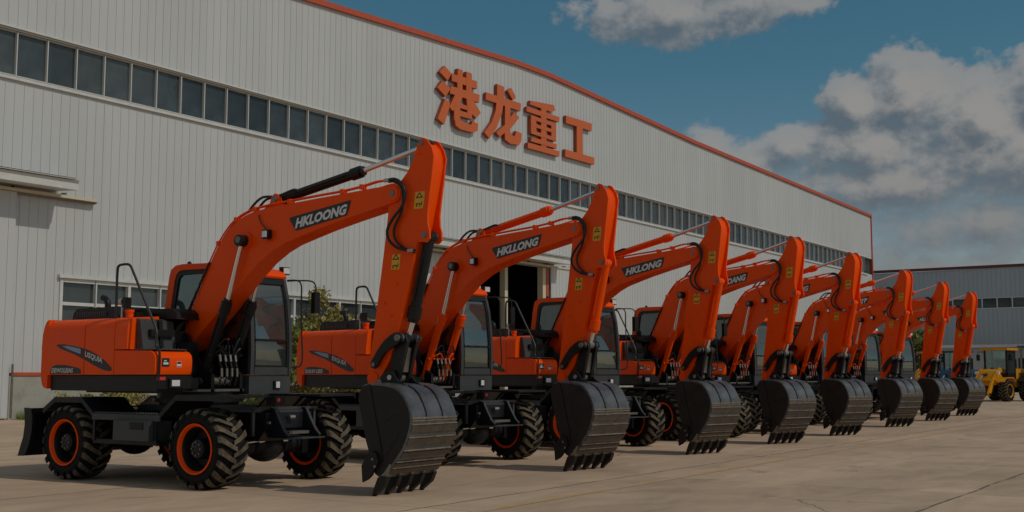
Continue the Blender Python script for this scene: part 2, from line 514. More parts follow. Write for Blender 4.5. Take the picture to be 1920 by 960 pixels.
def text_into(mb, txt, m, origin, ex, ey, nrm, width, height, shear=0.2, offset=0.012, depth=0.004):
    """letters as real thin geometry: origin = lower-left corner (blender local coords), ex/ey unit axes, fitted to width x height"""
    cu = bpy.data.curves.new('lettering', 'FONT'); cu.body = txt; cu.size = 1; cu.shear = shear; cu.offset = offset
    cu.extrude = 0.0; cu.resolution_u = 2
    ob = bpy.data.objects.new('lettering', cu); COL.objects.link(ob)
    dg = bpy.context.evaluated_depsgraph_get(); dg.update()
    me = bpy.data.meshes.new_from_object(ob.evaluated_get(dg))
    bpy.data.objects.remove(ob); bpy.data.curves.remove(cu)
    xs = [v.co.x for v in me.vertices]; ys = [v.co.y for v in me.vertices]
    x0, x1, y0, y1 = min(xs), max(xs), min(ys), max(ys)
    i = mb.mi(m); o = Vector(origin); ex = Vector(ex); ey = Vector(ey); nrm = Vector(nrm)
    vs = [mb.bm.verts.new(o + ex * ((v.co.x - x0) / (x1 - x0) * width) + ey * ((v.co.y - y0) / (y1 - y0) * height) + nrm * depth) for v in me.vertices]
    for p in me.polygons: mb.face([vs[k] for k in p.vertices], i)
    bpy.data.meshes.remove(me)


# ------------------------------------------------------------------ setting: ground, warehouse
D = 37.17          # the warehouse's front wall


def flat(name, poly, z, m, label=None):
    bm = bmesh.new(); bm.faces.new([bm.verts.new((x, y, z)) for x, y in poly]); me = bpy.data.meshes.new(name); bm.to_mesh(me); bm.free()
    me.materials.append(MATS[m]); o = bpy.data.objects.new(name, me); COL.objects.link(o); return o


g = flat('ground', [(-2500, -2500), (3500, -2500), (3500, 2500), (-2500, 2500)], 0.0, 'concrete')
tag(g, kind='structure')
yl = flat('painted_line', [(4.0, 7.72), (200.0, 9.4), (200.0, 9.53), (4.0, 7.85)], 0.004, 'worn_yellow_line')
tag(yl, kind='structure')
soil = flat('verge', [(24.3, D - 1.7), (51.8, D - 1.7), (51.8, D - 0.05), (24.3, D - 0.05)], 0.008, 'render_wall')
tag(soil, kind='structure')

ROOF = [(2.0, 17.0), (38.68, 18.78), (56.0, 19.66), (59.5, 19.7), (80.16, 18.98), (124.1, 18.32)]


def roof_z(x):
    for (a, b), (c, d) in zip(ROOF, ROOF[1:]):
        if x <= c: return lerp(b, d, (x - a) / (c - a))
    return ROOF[-1][1]


wh = empty('warehouse', (0, 0, 0))
tag(wh, 'long white ribbed metal warehouse with a ribbon of windows and orange roof edge', 'warehouse')


def ribbed(mb, x0, x1, zb, zt, y, m, pitch=0.375, rib=0.020, along='x'):
    """sheet with small trapezoid ribs facing -y; zb, zt numbers or functions of x"""
    i = mb.mi(m)
    fb = zb if callable(zb) else (lambda x: zb)
    ft = zt if callable(zt) else (lambda x: zt)
    xs = []; k = math.ceil(x0 / pitch)
    xs.append((x0, 0))
    while k * pitch < x1 - 0.06:
        c = k * pitch
        if c > x0 + 0.06:
            xs += [(c - 0.020, 0), (c - 0.008, rib), (c + 0.008, rib), (c + 0.020, 0)]
        k += 1
    xs.append((x1, 0))
    prev = None
    for x, dpt in xs:
        if along == 'x': a = mb.bm.verts.new((x, y - dpt, fb(x))); b = mb.bm.verts.new((x, y - dpt, ft(x)))
        else: a = mb.bm.verts.new((y - dpt, x, fb(x))); b = mb.bm.verts.new((y - dpt, x, ft(x)))
        if prev: mb.face([prev[0], a, b, prev[1]] if along == 'x' else [a, prev[0], prev[1], b], i)
        prev = (a, b)


BT, BB = 13.70, 12.04       # ribbon window top and bottom
mb = MB()
X_END = 124.1
ribbed(mb, 2.0, X_END, BT, lambda x: roof_z(x) + .02, D, 'white_sheet')
WX0, WX1, WZ0, WZ1 = 26.15, 44.0, 2.35, 5.03
DX0, DX1, DZ = 52.3, 58.7, 7.9
ribbed(mb, 2.0, 24.2, 0.0, BB, D, 'white_sheet')
ribbed(mb, 24.2, WX0, 1.6, BB, D, 'white_sheet')
ribbed(mb, WX0, WX1, WZ1, BB, D, 'white_sheet')
ribbed(mb, WX0, WX1, 1.6, WZ0, D, 'white_sheet')
ribbed(mb, WX1, DX0, 1.6, BB, D, 'white_sheet')
ribbed(mb, DX0, DX1, DZ, BB, D, 'white_sheet')
ribbed(mb, DX1, X_END, 1.6, BB, D, 'white_sheet')
wall = mb.build('wall', wh, fix=False)
mb = MB()   # the other sides and the roof: closes the volume
i = mb.mi('white_sheet')
for x in (2.0, X_END):
    mb.face([mb.bm.verts.new(p) for p in ((x, D, 0), (x, D + 70, 0), (x, D + 70, roof_z(x)), (x, D, roof_z(x)))], i)
mb.face([mb.bm.verts.new(p) for p in ((2, D + 70, 0), (X_END, D + 70, 0), (X_END, D + 70, 17), (2, D + 70, 17))], i)
mb.build('side_wall', wh)
mb = MB(); i = mb.mi('grey_sheet')
for (a, b), (c, d) in zip(ROOF, ROOF[1:]):
    mb.face([mb.bm.verts.new(p) for p in ((a, D, b - .02), (c, D, d - .02), (c, D + 70, d - .02), (a, D + 70, b - .02))], i)
mb.build('roof', wh)
mb = MB()
for (a, b), (c, d) in zip(ROOF, ROOF[1:]):
    i = mb.mi('trim_red'); vs = []
    for (x, z) in ((a, b), (c, d)):
        vs.append([mb.bm.verts.new(p) for p in ((x, D - .16, z - .12), (x, D - .16, z + .15), (x, D + .3, z + .15), (x, D + .3, z - .02), (x, D - .05, z - .12))])
    for k in range(5): mb.face([vs[0][k], vs[1][k], vs[1][(k + 1) % 5], vs[0][(k + 1) % 5]], i)
mb.box(X_END - .06, X_END + .16, -D - .2, -D + .1, 0.0, roof_z(X_END) + .1, 'trim_red')
mb.build('roof_trim', wh)
mb = MB()
mb.box(24.2, DX0 - .1, -D - .1, -D + .08, -.05, 1.5, 'render_wall'); mb.box(DX1 + .6, X_END - .1, -D - .1, -D + .08, -.05, 1.5, 'render_wall')
mb.build('plinth', wh)
mb = MB()
mb.box(24.3, DX0 - .1, -D - .12, -D + .12, 1.503, 1.62, 'trim_red'); mb.box(DX1 + .6, X_END - .1, -D - .12, -D + .12, 1.503, 1.62, 'trim_red')
mb.build('drip_flashing', wh)
mb = MB()   # ribbon sill, head flashing
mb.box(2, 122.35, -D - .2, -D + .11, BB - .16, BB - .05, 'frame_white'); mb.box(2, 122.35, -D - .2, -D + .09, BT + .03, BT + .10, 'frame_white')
mb.box(2, 122.35, -D - .2, -D + .06, BT - .05, BT + .027, 'frame_dark')
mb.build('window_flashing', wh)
# ribbon windows: one bay each, glass with its frame
mbg = MB(); mbg.box(0.04, 1.19, -.135, -.125, 0.06, 1.58, 'window_glass')
pane = mbg.build('window', None)
mbf = MB()
mbf.box(-.019, .019, -.15, .0, .0, 1.64, 'frame_white'); mbf.box(.036, 1.19, -.15, 0.0, -.03, .05, 'frame_white'); mbf.box(.036, 1.19, -.15, -.02, 1.59, 1.64, 'frame_white')
frm = mbf.build('window_frame', pane)
nb = 82
x0 = 24.02 - 1.228 * 14
pane_first = True
k = 0
while x0 + k * 1.228 < 121.4:
    if pane_first: p = pane; pane_first = False
    else: p = copy_tree(pane)
    p.parent = wh; p.location = (x0 + k * 1.228, D, BB - .02)
    k += 1
# lower window strip
mb = MB(); nx = 12; stp = (WX1 - WX0) / nx
wfr = None
for j in range(nx):
    mbg = MB(); a = WX0 + j * stp
    mbg.box(a + .05, a + stp - .05, -D - .13, -D - .12, WZ0 + .08, WZ1 - .1, 'window_glass')
    gl = mbg.build('window', wh)
    mf = MB(); wdt = .12 if j % 2 == 0 else .05
    mf.box(a - wdt / 2, a + wdt / 2, -D - .16, -D + .05, WZ0, WZ1, 'frame_white')
    mf.box(a + wdt / 2 + .001, a + stp - .061, -D - .16, -D + .04, WZ1 - .14, WZ1 - .002, 'frame_white')
    mf.box(a + wdt / 2 + .001, a + stp - .061, -D - .16, -D + .04, WZ1 - .98, WZ1 - .86, 'frame_white')
    mf.box(a + wdt / 2 + .001, a + stp - .061, -D - .16, -D + .04, WZ0, WZ0 + .1, 'frame_white')
    if j == nx - 1: mf.box(a + stp - .06, a + stp + .06, -D - .16, -D + .05, WZ0, WZ1, 'frame_white')
    mf.build('window_frame', gl)
mb = MB(); mb.box(WX0 - .15, WX1 + .15, -D - .1, -D + .14, WZ1 + .002, WZ1 + .12, 'frame_white'); mb.build('window_head', wh)
# interior seen through the glass and the open door
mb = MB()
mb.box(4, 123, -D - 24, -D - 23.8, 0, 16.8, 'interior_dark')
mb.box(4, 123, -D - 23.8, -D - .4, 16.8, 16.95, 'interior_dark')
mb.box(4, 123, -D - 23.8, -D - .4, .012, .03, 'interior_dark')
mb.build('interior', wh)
mb = MB()
for k in range(20):
    x = 7.4 + k * 6.0
    mb.box(x, x + .30, -D - .75, -D - .4, 0, 16.5, 'interior_steel')
    if k % 3 == 1:
        mb.tube([(x + .3, -D - .7, 10.6), (x + 3.0, -D - .7, 13.3)], .07, 'interior_steel', 6)
        mb.tube([(x + 5.8, -D - .7, 10.6), (x + 3.0, -D - .7, 13.3)], .07, 'interior_steel', 6)
mb.build('column_row', wh)
# big open door with posts, sliding leaf, track
mb = MB()
mb.box(DX0 - .12, DX0, -D - .3, -D + .1, 0, DZ, 'frame_white'); mb.box(DX0, DX1, -D - .3, -D + .08, DZ, DZ + .3, 'frame_white')
mb.box(DX1, DX1 + .35, -D - .3, -D + .08, 0, DZ, 'interior_steel'); mb.box(DX1 + .36, DX1 + .6, -D - .2, -D + .12, 0, DZ + .1, 'trim_red')
mb.build('door_frame', wh)
mb = MB(); ribbed(mb, DX1 + .75, DX1 + 6.8, .1, DZ + .1, D - .22, 'white_sheet'); i = mb.mi('frame_white')
mb.box(DX1 + .72, DX1 + 6.85, -D + .16, -D + .215, 0.05, DZ + .12, 'white_sheet')
mb.build('sliding_door', wh)
mb = MB(); ribbed(mb, 15.2, 24.1, .1, 7.85, D - .2, 'white_sheet', pitch=0.45)
mb.box(15.1, 24.12, -D + .13, -D + .195, 0.05, 7.9, 'white_sheet'); mb.tube([(24.16, -D + .3, .05), (24.16, -D + .3, 1.9)], .04, 'pin_metal', 8)
sdoor = mb.build('sliding_door', wh)
for nm, xa, xb in (('track', 11.0, 27.35), ('track', 46.0, 66.5)):
    mb = MB(); mb.box(xa, xb, -D + .06, -D + .30, 7.92, 8.02, 'interior_steel'); mb.box(xa, xb, -D + .1, -D + .16, 7.84, 7.92, 'frame_dark')
    mb.ball((xb, -D + .18, 7.93), .07, 'pin_metal')
    for kx in range(int(xa) + 1, int(xb), 2): mb.box(kx, kx + .1, -D + .0, -D + .2, 8.021, 8.12, 'pin_metal')
    mb.build('door_track', wh)
for xa, xb in ((10.0, 25.8), (46.9, 60.1)):
    mb = MB()
    mb.prism([(-D + .01, 8.16), (-D + 1.3, 8.08), (-D + 1.3, 8.42), (-D + .01, 8.62)], xa, xb, 'frame_white')
    n = int((xb - xa) / .25)
    for k in range(n):       # corrugated sheet on top
        a = xa - .12 + k * .25 + .1
        mb.prism([(-D + .0, 8.66), (-D + 1.42, 8.452), (-D + 1.42, 8.485), (-D + .0, 8.70)], a, a + .11, 'frame_dark')
    mb.prism([(-D + .0, 8.625), (-D + 1.42, 8.43), (-D + 1.42, 8.45), (-D + .0, 8.655)], xa - .1, xb + .1, 'frame_white')
    mb.build('canopy', wh)

# raised characters above the windows
CH = [
 ('first', [[(48.77, 17.88), (49.36, 17.58), (49.03, 17.13), (48.31, 17.46)], [(48.54, 17.02), (49.31, 16.78), (48.84, 16.23), (48.14, 16.57)], [(48.79, 16.1), (49.23, 15.99), (49.2, 15.74), (48.72, 14.7), (48.16, 14.92)], [(49.36, 17.59), (51.69, 17.66), (51.7, 17.22), (49.37, 17.19)], [(49.9, 17.98), (50.35, 17.98), (50.34, 16.48), (49.85, 16.46)], [(50.68, 17.98), (51.2, 17.98), (51.2, 16.5), (50.68, 16.49)], [(49.27, 16.9), (51.93, 16.94), (51.89, 16.49), (49.19, 16.47)], [(49.64, 16.48), (50.31, 16.48), (50.1, 16.01), (49.44, 15.56), (49.17, 15.74)], [(50.7, 16.48), (51.39, 16.48), (52.04, 15.94), (51.58, 15.56), (50.77, 15.93)], [(49.75, 16.09), (51.2, 16.09), (51.2, 15.86), (49.75, 15.84)], [(49.56, 15.9), (50.1, 15.97), (50.1, 15.02), (49.56, 15.09)], [(50.08, 15.7), (51.2, 15.72), (51.2, 15.42), (50.08, 15.4)], [(50.75, 16.08), (51.2, 16.08), (51.2, 15.43), (50.75, 15.42)], [(49.59, 15.2), (50.1, 15.22), (50.41, 15.12), (51.08, 15.09), (51.27, 15.34), (51.79, 15.27), (51.71, 14.88), (51.33, 14.7), (50.11, 14.69), (49.69, 14.82)]]),
 ('second', [[(52.59, 17.22), (56.13, 17.27), (56.07, 16.8), (52.55, 16.8)], [(53.68, 17.92), (54.37, 17.9), (54.35, 17.16), (54.17, 16.35), (53.64, 15.41), (52.92, 14.66), (52.43, 14.91), (53.18, 15.67), (53.53, 16.38), (53.66, 17.18)], [(55.12, 17.98), (55.6, 17.5), (55.26, 17.3), (54.72, 17.75)], [(54.45, 16.81), (54.99, 16.83), (54.99, 15.41), (55.24, 15.2), (55.47, 15.22), (55.6, 15.55), (56.2, 15.5), (56.13, 15.02), (55.89, 14.76), (54.99, 14.71), (54.45, 14.86), (54.43, 15.21)], [(55.37, 16.61), (55.93, 16.4), (55.13, 15.67), (53.91, 14.92), (53.58, 15.12), (54.58, 15.8)]]),
 ('third', [[(57.13, 17.64), (59.78, 17.88), (59.92, 17.56), (59.47, 17.4), (57.08, 17.4)], [(56.74, 17.21), (60.43, 17.25), (60.37, 16.93), (56.71, 16.92)], [(58.3, 17.75), (58.9, 17.78), (58.9, 14.81), (58.3, 14.78)], [(57.17, 16.77), (57.75, 16.77), (57.75, 15.66), (57.17, 15.66)], [(59.45, 16.77), (60.0, 16.78), (60.0, 15.68), (59.45, 15.66)], [(57.18, 16.77), (59.98, 16.78), (59.98, 16.55), (57.18, 16.53)], [(57.24, 16.33), (59.93, 16.35), (59.93, 16.14), (57.24, 16.12)], [(57.18, 15.88), (59.97, 15.9), (59.97, 15.66), (57.18, 15.66)], [(57.2, 15.47), (60.05, 15.5), (60.01, 15.22), (57.14, 15.2)], [(56.81, 15.07), (60.37, 15.12), (60.32, 14.78), (56.78, 14.75)]]),
 ('fourth', [[(61.19, 17.5), (64.4, 17.56), (64.36, 17.06), (61.18, 17.03)], [(62.48, 17.35), (63.22, 17.36), (63.22, 15.2), (62.46, 15.2)], [(61.06, 15.36), (64.66, 15.39), (64.66, 14.93), (61.06, 14.9)]])]
CHL = {'first': 'raised orange character with three water strokes, leftmost on the warehouse gable',
       'second': 'raised orange character with two sweeping crossed legs, beside the leftmost one',
       'third': 'raised orange character of many stacked horizontal bars on the warehouse gable',
       'fourth': 'raised orange I-shaped character of three bars, rightmost on the warehouse gable'}
for nm, strokes in CH:
    mb = MB()
    for k, st in enumerate(strokes):
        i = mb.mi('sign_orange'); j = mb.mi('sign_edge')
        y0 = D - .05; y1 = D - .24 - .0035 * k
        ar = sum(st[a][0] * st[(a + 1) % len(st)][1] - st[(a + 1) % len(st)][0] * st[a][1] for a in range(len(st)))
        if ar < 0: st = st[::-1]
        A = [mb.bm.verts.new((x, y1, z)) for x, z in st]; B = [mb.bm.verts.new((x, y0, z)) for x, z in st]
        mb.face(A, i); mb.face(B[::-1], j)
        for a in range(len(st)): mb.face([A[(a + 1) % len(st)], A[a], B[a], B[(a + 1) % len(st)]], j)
    o = mb.build('sign_character', None, ang=20, fix=True)
    tag(o, CHL[nm], 'sign', 'raised characters on the warehouse gable')

# ------------------------------------------------------------------ second, grey warehouse at the end of the yard
XB = 140.0
w2 = empty('warehouse', (XB, 20, 0))
tag(w2, 'grey-blue metal warehouse with a row of dark windows closing the end of the yard', 'warehouse')
mb = MB()
TOP2 = lambda yy: 13.55 + (25 - yy) * 0.006
ribbed(mb, -60, 78, 0, 9.02, 0, 'grey_sheet', 0.5, 0.03, along='y')
ribbed(mb, -60, 78, 10.1, TOP2, 0, 'grey_sheet', 0.5, 0.03, along='y')
for v in mb.bm.verts: v.co.y -= 20
mb.build('wall', w2, fix=True)
mb = MB(); mb.box(-.18, .3, -58, 80, 13.55, 13.85, 'trim_dark'); mb.build('roof_trim', w2)
mb = MB(); mb.box(.35, 40, -57, 79, 13.3, 13.5, 'grey_sheet'); mb.build('roof', w2)
mb = MB(); mb.box(.5, 2.0, -57, 79, 0, 13.2, 'interior_dark'); mb.build('interior', w2)
mb = MB(); mb.box(-.06, .08, -57, 79, 8.93, 9.02, 'frame_white'); mb.box(-.06, .08, -57, 79, 10.1, 10.18, 'frame_white'); mb.build('window_flashing', w2)
mbg = MB(); mbg.box(.1, .11, -1.55, -.05, .02, 1.06, 'window_glass'); pn = mbg.build('window', None)
mbf = MB(); mbf.box(-.03, .09, -.06, .06, 0, 1.08, 'frame_white'); mbf.build('window_frame', pn)
for k in range(28):
    p = pn if k == 0 else copy_tree(pn)
    p.parent = w2; p.location = (0, -16 + k * 1.6 - 0.0, 9.02)
# low shed in front of it
sh = empty('storage_shed', (128, 30, 0)); tag(sh, 'low pale flat-roofed shed in front of the grey warehouse', 'shed')
mb = MB(); mb.box(0, 6, -14, 16, 0, 4.3, 'grey_sheet'); mb.build('wall', sh)
mb = MB(); mb.box(-.5, 6.3, -14.3, 16.3, 4.3, 4.6, 'frame_white'); mb.build('roof', sh)
mb = MB()
for k in range(9): mb.box(-.03, -.001, -13 + k * 3.2, -11 + k * 3.2, 1.2, 3.2, 'interior_dark')
mb.build('opening', sh)
sh2 = empty('open_shelter', (118, 14, 0)); tag(sh2, 'dark open steel shelter behind the yellow loader at the right edge', 'shelter')
mb = MB(); mb.prism([(-8, 4.1), (10, 4.3), (10, 4.42), (-8, 4.22)], 0, 8, 'grey_paint'); mb.build('roof', sh2)
for k in range(4):
    mb = MB(); mb.box(0, .18, -7.8 + k * 5.6, -7.62 + k * 5.6, 0, 4.1, 'pin_metal'); mb.build('post', sh2)
mb = MB(); mb.box(7.7, 7.9, -8, 10, 0, 4.0, 'grey_sheet'); mb.build('back_wall', sh2)


# ------------------------------------------------------------------ foliage
def leaf_cloud(name, c, rad, n, size, m, parent=None, clumps=26, seed=1, flat_bottom=0.0):
    rnd = random.Random(seed)
    bm = bmesh.new(); cl = []
    for k in range(clumps):
        while True:
            v = Vector((rnd.uniform(-1, 1), rnd.uniform(-1, 1), rnd.uniform(-1, 1)))
            if v.length < 1: break
        v = Vector((v.x * rad[0] * .8, v.y * rad[1] * .8, v.z * rad[2] * .85))
        cl.append((v, rnd.uniform(.22, .45) * min(rad[0], rad[2])))
    for k in range(n):
        cv, cr = rnd.choice(cl)
        d = Vector((rnd.gauss(0, 1), rnd.gauss(0, 1), rnd.gauss(0, 1))).normalized() * cr * (rnd.random() ** .35) * rnd.uniform(.7, 1.25)
        p = Vector(c) + cv + d
        if p.z < flat_bottom: continue
        a = Vector((rnd.gauss(0, 1), rnd.gauss(0, 1), rnd.gauss(0, .6))).normalized(); b = a.orthogonal().normalized()
        b = (b * math.cos(rnd.uniform(0, 6)) + a.cross(b) * math.sin(rnd.uniform(0, 6))).normalized()
        e = a.cross(b); sz = size * rnd.uniform(.6, 1.3)
        bm.faces.new([bm.verts.new(p + b * sz), bm.verts.new(p + e * sz * .45), bm.verts.new(p - b * sz), bm.verts.new(p - e * sz * .45)])
    me = bpy.data.meshes.new(name); bm.to_mesh(me); bm.free(); me.materials.append(MATS[m])
    o = bpy.data.objects.new(name, me); COL.objects.link(o); o.parent = parent
    return o


def tree(name, x, y, h, rx, m, label, cat, n=6000, size=.1, seed=1, trunk=.35, group=None):
    t = empty(name, (x, y, 0)); tag(t, label, cat, group)
    mb = MB(); rnd = random.Random(seed)
    mb.cyl((0, 0, 0), (0.05, 0, h * .55), .11, 'bark', 8, .05)
    for k in range(8):
        a = k * .8 + rnd.random(); z0 = h * (.18 + .05 * k)
        mb.tube([(0, 0, z0), (math.cos(a) * rx * .4, math.sin(a) * rx * .4, z0 + h * .15), (math.cos(a) * rx * .75, math.sin(a) * rx * .75, z0 + h * .32)], .03, 'bark', 5)
    mb.build('trunk', t)
    leaf_cloud('crown', (0, 0, h * .56), (rx, rx, h * .46), n, size, m, t, seed=seed, flat_bottom=.15)
    return t


tree('tree', 36.9, 34.4, 5.3, 1.5, 'leaf_olive', 'olive-green leafy tree by the wall above the second excavator hood', 'tree', 6500, .1, 3)
tree('shrub', 34.9, 34.5, 3.9, 1.3, 'leaf_green', 'low green shrub by the wall, left of the olive-green tree', 'shrub', 5000, .1, 5)
tree('shrub', 39.3, 34.9, 4.5, 1.3, 'leaf_olive', 'sparse bush under the warehouse windows, right of the olive-green tree', 'shrub', 3600, .1, 8)
tree('tree', 112.0, 30.3, 5.9, 3.6, 'leaf_green', 'round dark tree far off before the grey warehouse', 'tree', 7000, .2, 11)


def hedge(x0, x1, y0, y1, h, m, label, seed):
    rnd = random.Random(seed); bm = bmesh.new(); n = int((x1 - x0) * 520)
    for k in range(n):
        x = rnd.uniform(x0, x1); e = .12 * math.sin(x * 2.1) + .1 * math.sin(x * 5.3)
        p = Vector((x, rnd.uniform(y0, y1), rnd.random() ** .6 * (h + e)))
        a = Vector((rnd.gauss(0, 1), rnd.gauss(0, 1), rnd.gauss(0, .6))).normalized(); b = a.orthogonal().normalized(); e2 = a.cross(b); sz = .075 * rnd.uniform(.6, 1.3)
        bm.faces.new([bm.verts.new(p + b * sz), bm.verts.new(p + e2 * sz * .5), bm.verts.new(p - b * sz), bm.verts.new(p - e2 * sz * .5)])
    me = bpy.data.meshes.new('hedge'); bm.to_mesh(me); bm.free(); me.materials.append(MATS[m])
    o = bpy.data.objects.new('hedge', me); COL.objects.link(o)
    tag(o, label, 'hedge')


hedge(31.0, 34.6, 34.9, 35.9, 1.0, 'leaf_green', 'dark green clipped hedge at the wall, seen below the first excavator cab', 21)
hedge(34.8, 46.0, 34.9, 35.9, 1.0, 'leaf_olive', 'yellowish flowering hedge at the wall, seen below the second excavator body', 22)
hedge(25.3, 29.0, 35.4, 36.1, .85, 'leaf_olive', 'small low weeds by the plinth, seen under the first excavator counterweight', 23)
# tufts of grass at the wall's foot
rnd = random.Random(5); bm = bmesh.new()
for k in range(7500):
    x = rnd.uniform(24.4, 30.5); y = rnd.uniform(D - 1.9, D - .2)
    if rnd.random() > .5 + .5 * math.sin(x * 3 + y * 2): continue
    hh = rnd.uniform(.08, .38); a = rnd.uniform(0, 6.28); dx = math.cos(a) * .02; dy = math.sin(a) * .02
    bm.faces.new([bm.verts.new((x - dx, y - dy, 0)), bm.verts.new((x + dx, y + dy, 0)), bm.verts.new((x + rnd.gauss(0, .05), y + rnd.gauss(0, .05), hh))])
me = bpy.data.meshes.new('grass'); bm.to_mesh(me); bm.free(); me.materials.append(MATS['grass_blade'])
o = bpy.data.objects.new('grass', me); COL.objects.link(o); tag(o, 'thin strip of green grass at the foot of the wall', 'grass', kind='stuff')


# ------------------------------------------------------------------ wheeled excavator
def tyre_mesh(name, parent, c, Rr=.548, half=.25, side=-1, lugs=20, dusty=True):
    """tyre with chevron lugs; side=-1: outer face towards -x"""
    mb = MB()
    rb = Rr - .045; rin = Rr * .60
    prof = [(-half * .78, rin), (-half * .95, rin + .03), (-half * 1.0, Rr * .78), (-half * .96, rb - .05), (-half * .82, rb - .008), (-half * .4, rb + .008), (0, rb + .01),
            (half * .4, rb + .008), (half * .82, rb - .008), (half * .96, rb - .05), (half, Rr * .78), (half * .95, rin + .03), (half * .78, rin)]
    mb.lathe(prof, c, 'rubber', 56)
    ir = mb.mi('rubber'); it = mb.mi('dusty_tread' if dusty else 'rubber')
    step = 2 * math.pi / lugs

    def P(x, rr, t): return mb.bm.verts.new((c[0] + x, -c[1] + rr * math.cos(t), c[2] + rr * math.sin(t)))
    for sd_ in (-1, 1):
        for k in range(lugs):
            t0 = k * step + (step / 2 if sd_ > 0 else 0)
            # stations from centre over the shoulder down the side wall: (x, base radius, top radius, angle shift, half width)
            # blender angle t runs from -s (t=0 points to +y = back) up; apex low at the front face
            st = [(-.03, rb - .005, Rr, 0.0, .030), (half * .35, rb - .005, Rr + .002, .10, .034), (half * .72, rb - .02, Rr - .004, .21, .042), (half * .93, rb - .05, Rr - .018, .27, .048), (half * 1.03, Rr * .80, Rr * .885, .295, .045)]
            lo = []; hi = []
            for (x, r0_, r1_, da, hw) in st:
                ta = t0 - da * 1.0
                w_ = hw / Rr
                lo.append((P(sd_ * x, r0_, ta - w_ * 1.25), P(sd_ * x, r0_, ta + w_ * 1.25)))
                hi.append((P(sd_ * x, r1_, ta - w_), P(sd_ * x, r1_, ta + w_)))
            for a in range(len(st) - 1):
                mb.face([hi[a][0], hi[a][1], hi[a + 1][1], hi[a + 1][0]], it)
                mb.face([lo[a][0], hi[a][0], hi[a + 1][0], lo[a + 1][0]], ir)
                mb.face([lo[a][1], lo[a + 1][1], hi[a + 1][1], hi[a][1]], ir)
            mb.face([lo[0][0], lo[0][1], hi[0][1], hi[0][0]], ir)
            mb.face([lo[-1][0], hi[-1][0], hi[-1][1], lo[-1][1]], ir)
    return mb.build(name, parent, ang=30)


def wheel(root, c, side, rimcol='orange_paint', Rr=.548, half=.25):
    t = tyre_mesh('wheel', root, c, Rr, half, side)
    q1 = Rr / .548
    mb = MB(); s_ = side
    prof = [(s_ * half * .80, .325 * q1), (s_ * half * .98, .345 * q1), (s_ * half * 1.02, .338 * q1), (s_ * half * 1.0, .322 * q1), (s_ * half * .90, .306 * q1), (s_ * half * .80, .298 * q1)]
    mb.lathe(prof, c, rimcol, 48)
    mb.lathe([(s_ * half * .80, .2975 * q1), (s_ * half * .60, .275 * q1), (s_ * half * .1, .25 * q1), (s_ * half * .05, .12 * q1), (s_ * half * .05, 0.001)], c, 'black_paint', 32)
    mb.lathe([(-s_ * half * .80, .325 * q1), (-s_ * half * .97, .343 * q1), (-s_ * half * .9, .30 * q1)], c, rimcol, 40)
    mb.lathe([(-s_ * half * .9, .30 * q1), (-s_ * half * .3, .27 * q1), (-s_ * half * .2, .001)], c, 'black_paint', 32)
    mb.build('rim', t)
    mb = MB()
    mb.lathe([(s_ * half * .06, .15 * q1), (s_ * half * .55, .14 * q1), (s_ * half * .78, .125 * q1), (s_ * half * .82, .10 * q1), (s_ * half * .82, 0.001)], c, 'chassis_paint', 28)
    for k in range(8):
        a = k * math.pi / 4
        p = (c[0] + s_ * half * .80, c[1] + .085 * q1 * math.cos(a), c[2] + .085 * q1 * math.sin(a)); p2 = (c[0] + s_ * half * .90, p[1], p[2])
        mb.cyl(p, p2, .013, 'pin_metal', 6)
    mb.build('hub', t)
    return t


BOOM = [(-.172, 2.159), (.102, 2.681), (.277, 2.994), (.42, 3.24), (.58, 3.48), (.768, 3.684), (.932, 3.80), (1.1, 3.87), (1.3, 3.92), (1.6, 3.95), (2.0, 3.975), (2.5, 4.005), (3.0, 4.03), (3.56, 4.062), (3.85, 4.07)]
HEADC = (3.90, 3.96); HR = .125
for a in range(100, -110, -15): BOOM.append((HEADC[0] + HR * math.cos(R(a - 0)), HEADC[1] + HR * math.sin(R(a))))
BOOM += [(3.72, 3.80), (3.445, 3.75), (3.092, 3.685), (2.601, 3.585), (2.269, 3.505), (1.92, 3.415), (1.68, 3.32), (1.43, 3.18), (1.2, 3.005), (1.0, 2.83), (.80, 2.655), (.591, 2.47), (.30, 2.24), (-.03, 1.95), (-.15, 1.90), (-.26, 1.97), (-.25, 2.07)]
ARM = [(4.40, 4.615), (4.34, 4.63), (4.28, 4.57), (4.246, 4.494), (4.19, 4.36), (4.114, 4.235), (4.0, 4.12), (3.87, 4.03), (3.80, 3.90), (3.785, 3.674), (3.741, 3.318), (3.68, 2.9), (3.62, 2.5), (3.55, 2.05), (3.487, 1.65), (3.47, 1.50), (3.52, 1.42), (3.60, 1.42), (3.68, 1.50), (3.83, 1.72), (3.968, 2.088), (4.141, 2.679), (4.275, 3.26), (4.36, 3.48), (4.40, 3.68), (4.44, 3.85), (4.49, 4.1), (4.525, 4.3), (4.52, 4.42), (4.48, 4.53)]
EAR = [(4.36, 3.62), (4.30, 3.36), (4.33, 3.29), (4.45, 3.27), (4.505, 3.32), (4.50, 3.42), (4.472, 3.50), (4.465, 3.64), (4.49, 3.853), (4.532, 4.131), (4.552, 4.33), (4.53, 4.38), (4.475, 4.1), (4.42, 3.85)]
BK_OUT = [(3.66, 1.39), (3.76, 1.425), (3.87, 1.43), (4.03, 1.42), (4.185, 1.39), (4.28, 1.345), (4.36, 1.275), (4.43, 1.16), (4.475, 1.06), (4.488, .96), (4.475, .86), (4.44, .74), (4.378, .60), (4.30, .50), (4.232, .42), (4.16, .325), (4.10, .25)]
BK_SIDE = BK_OUT + [(4.02, .235), (3.93, .28), (3.86, .42), (3.815, .57), (3.76, .70), (3.691, .925), (3.63, 1.12), (3.60, 1.22), (3.61, 1.31)]


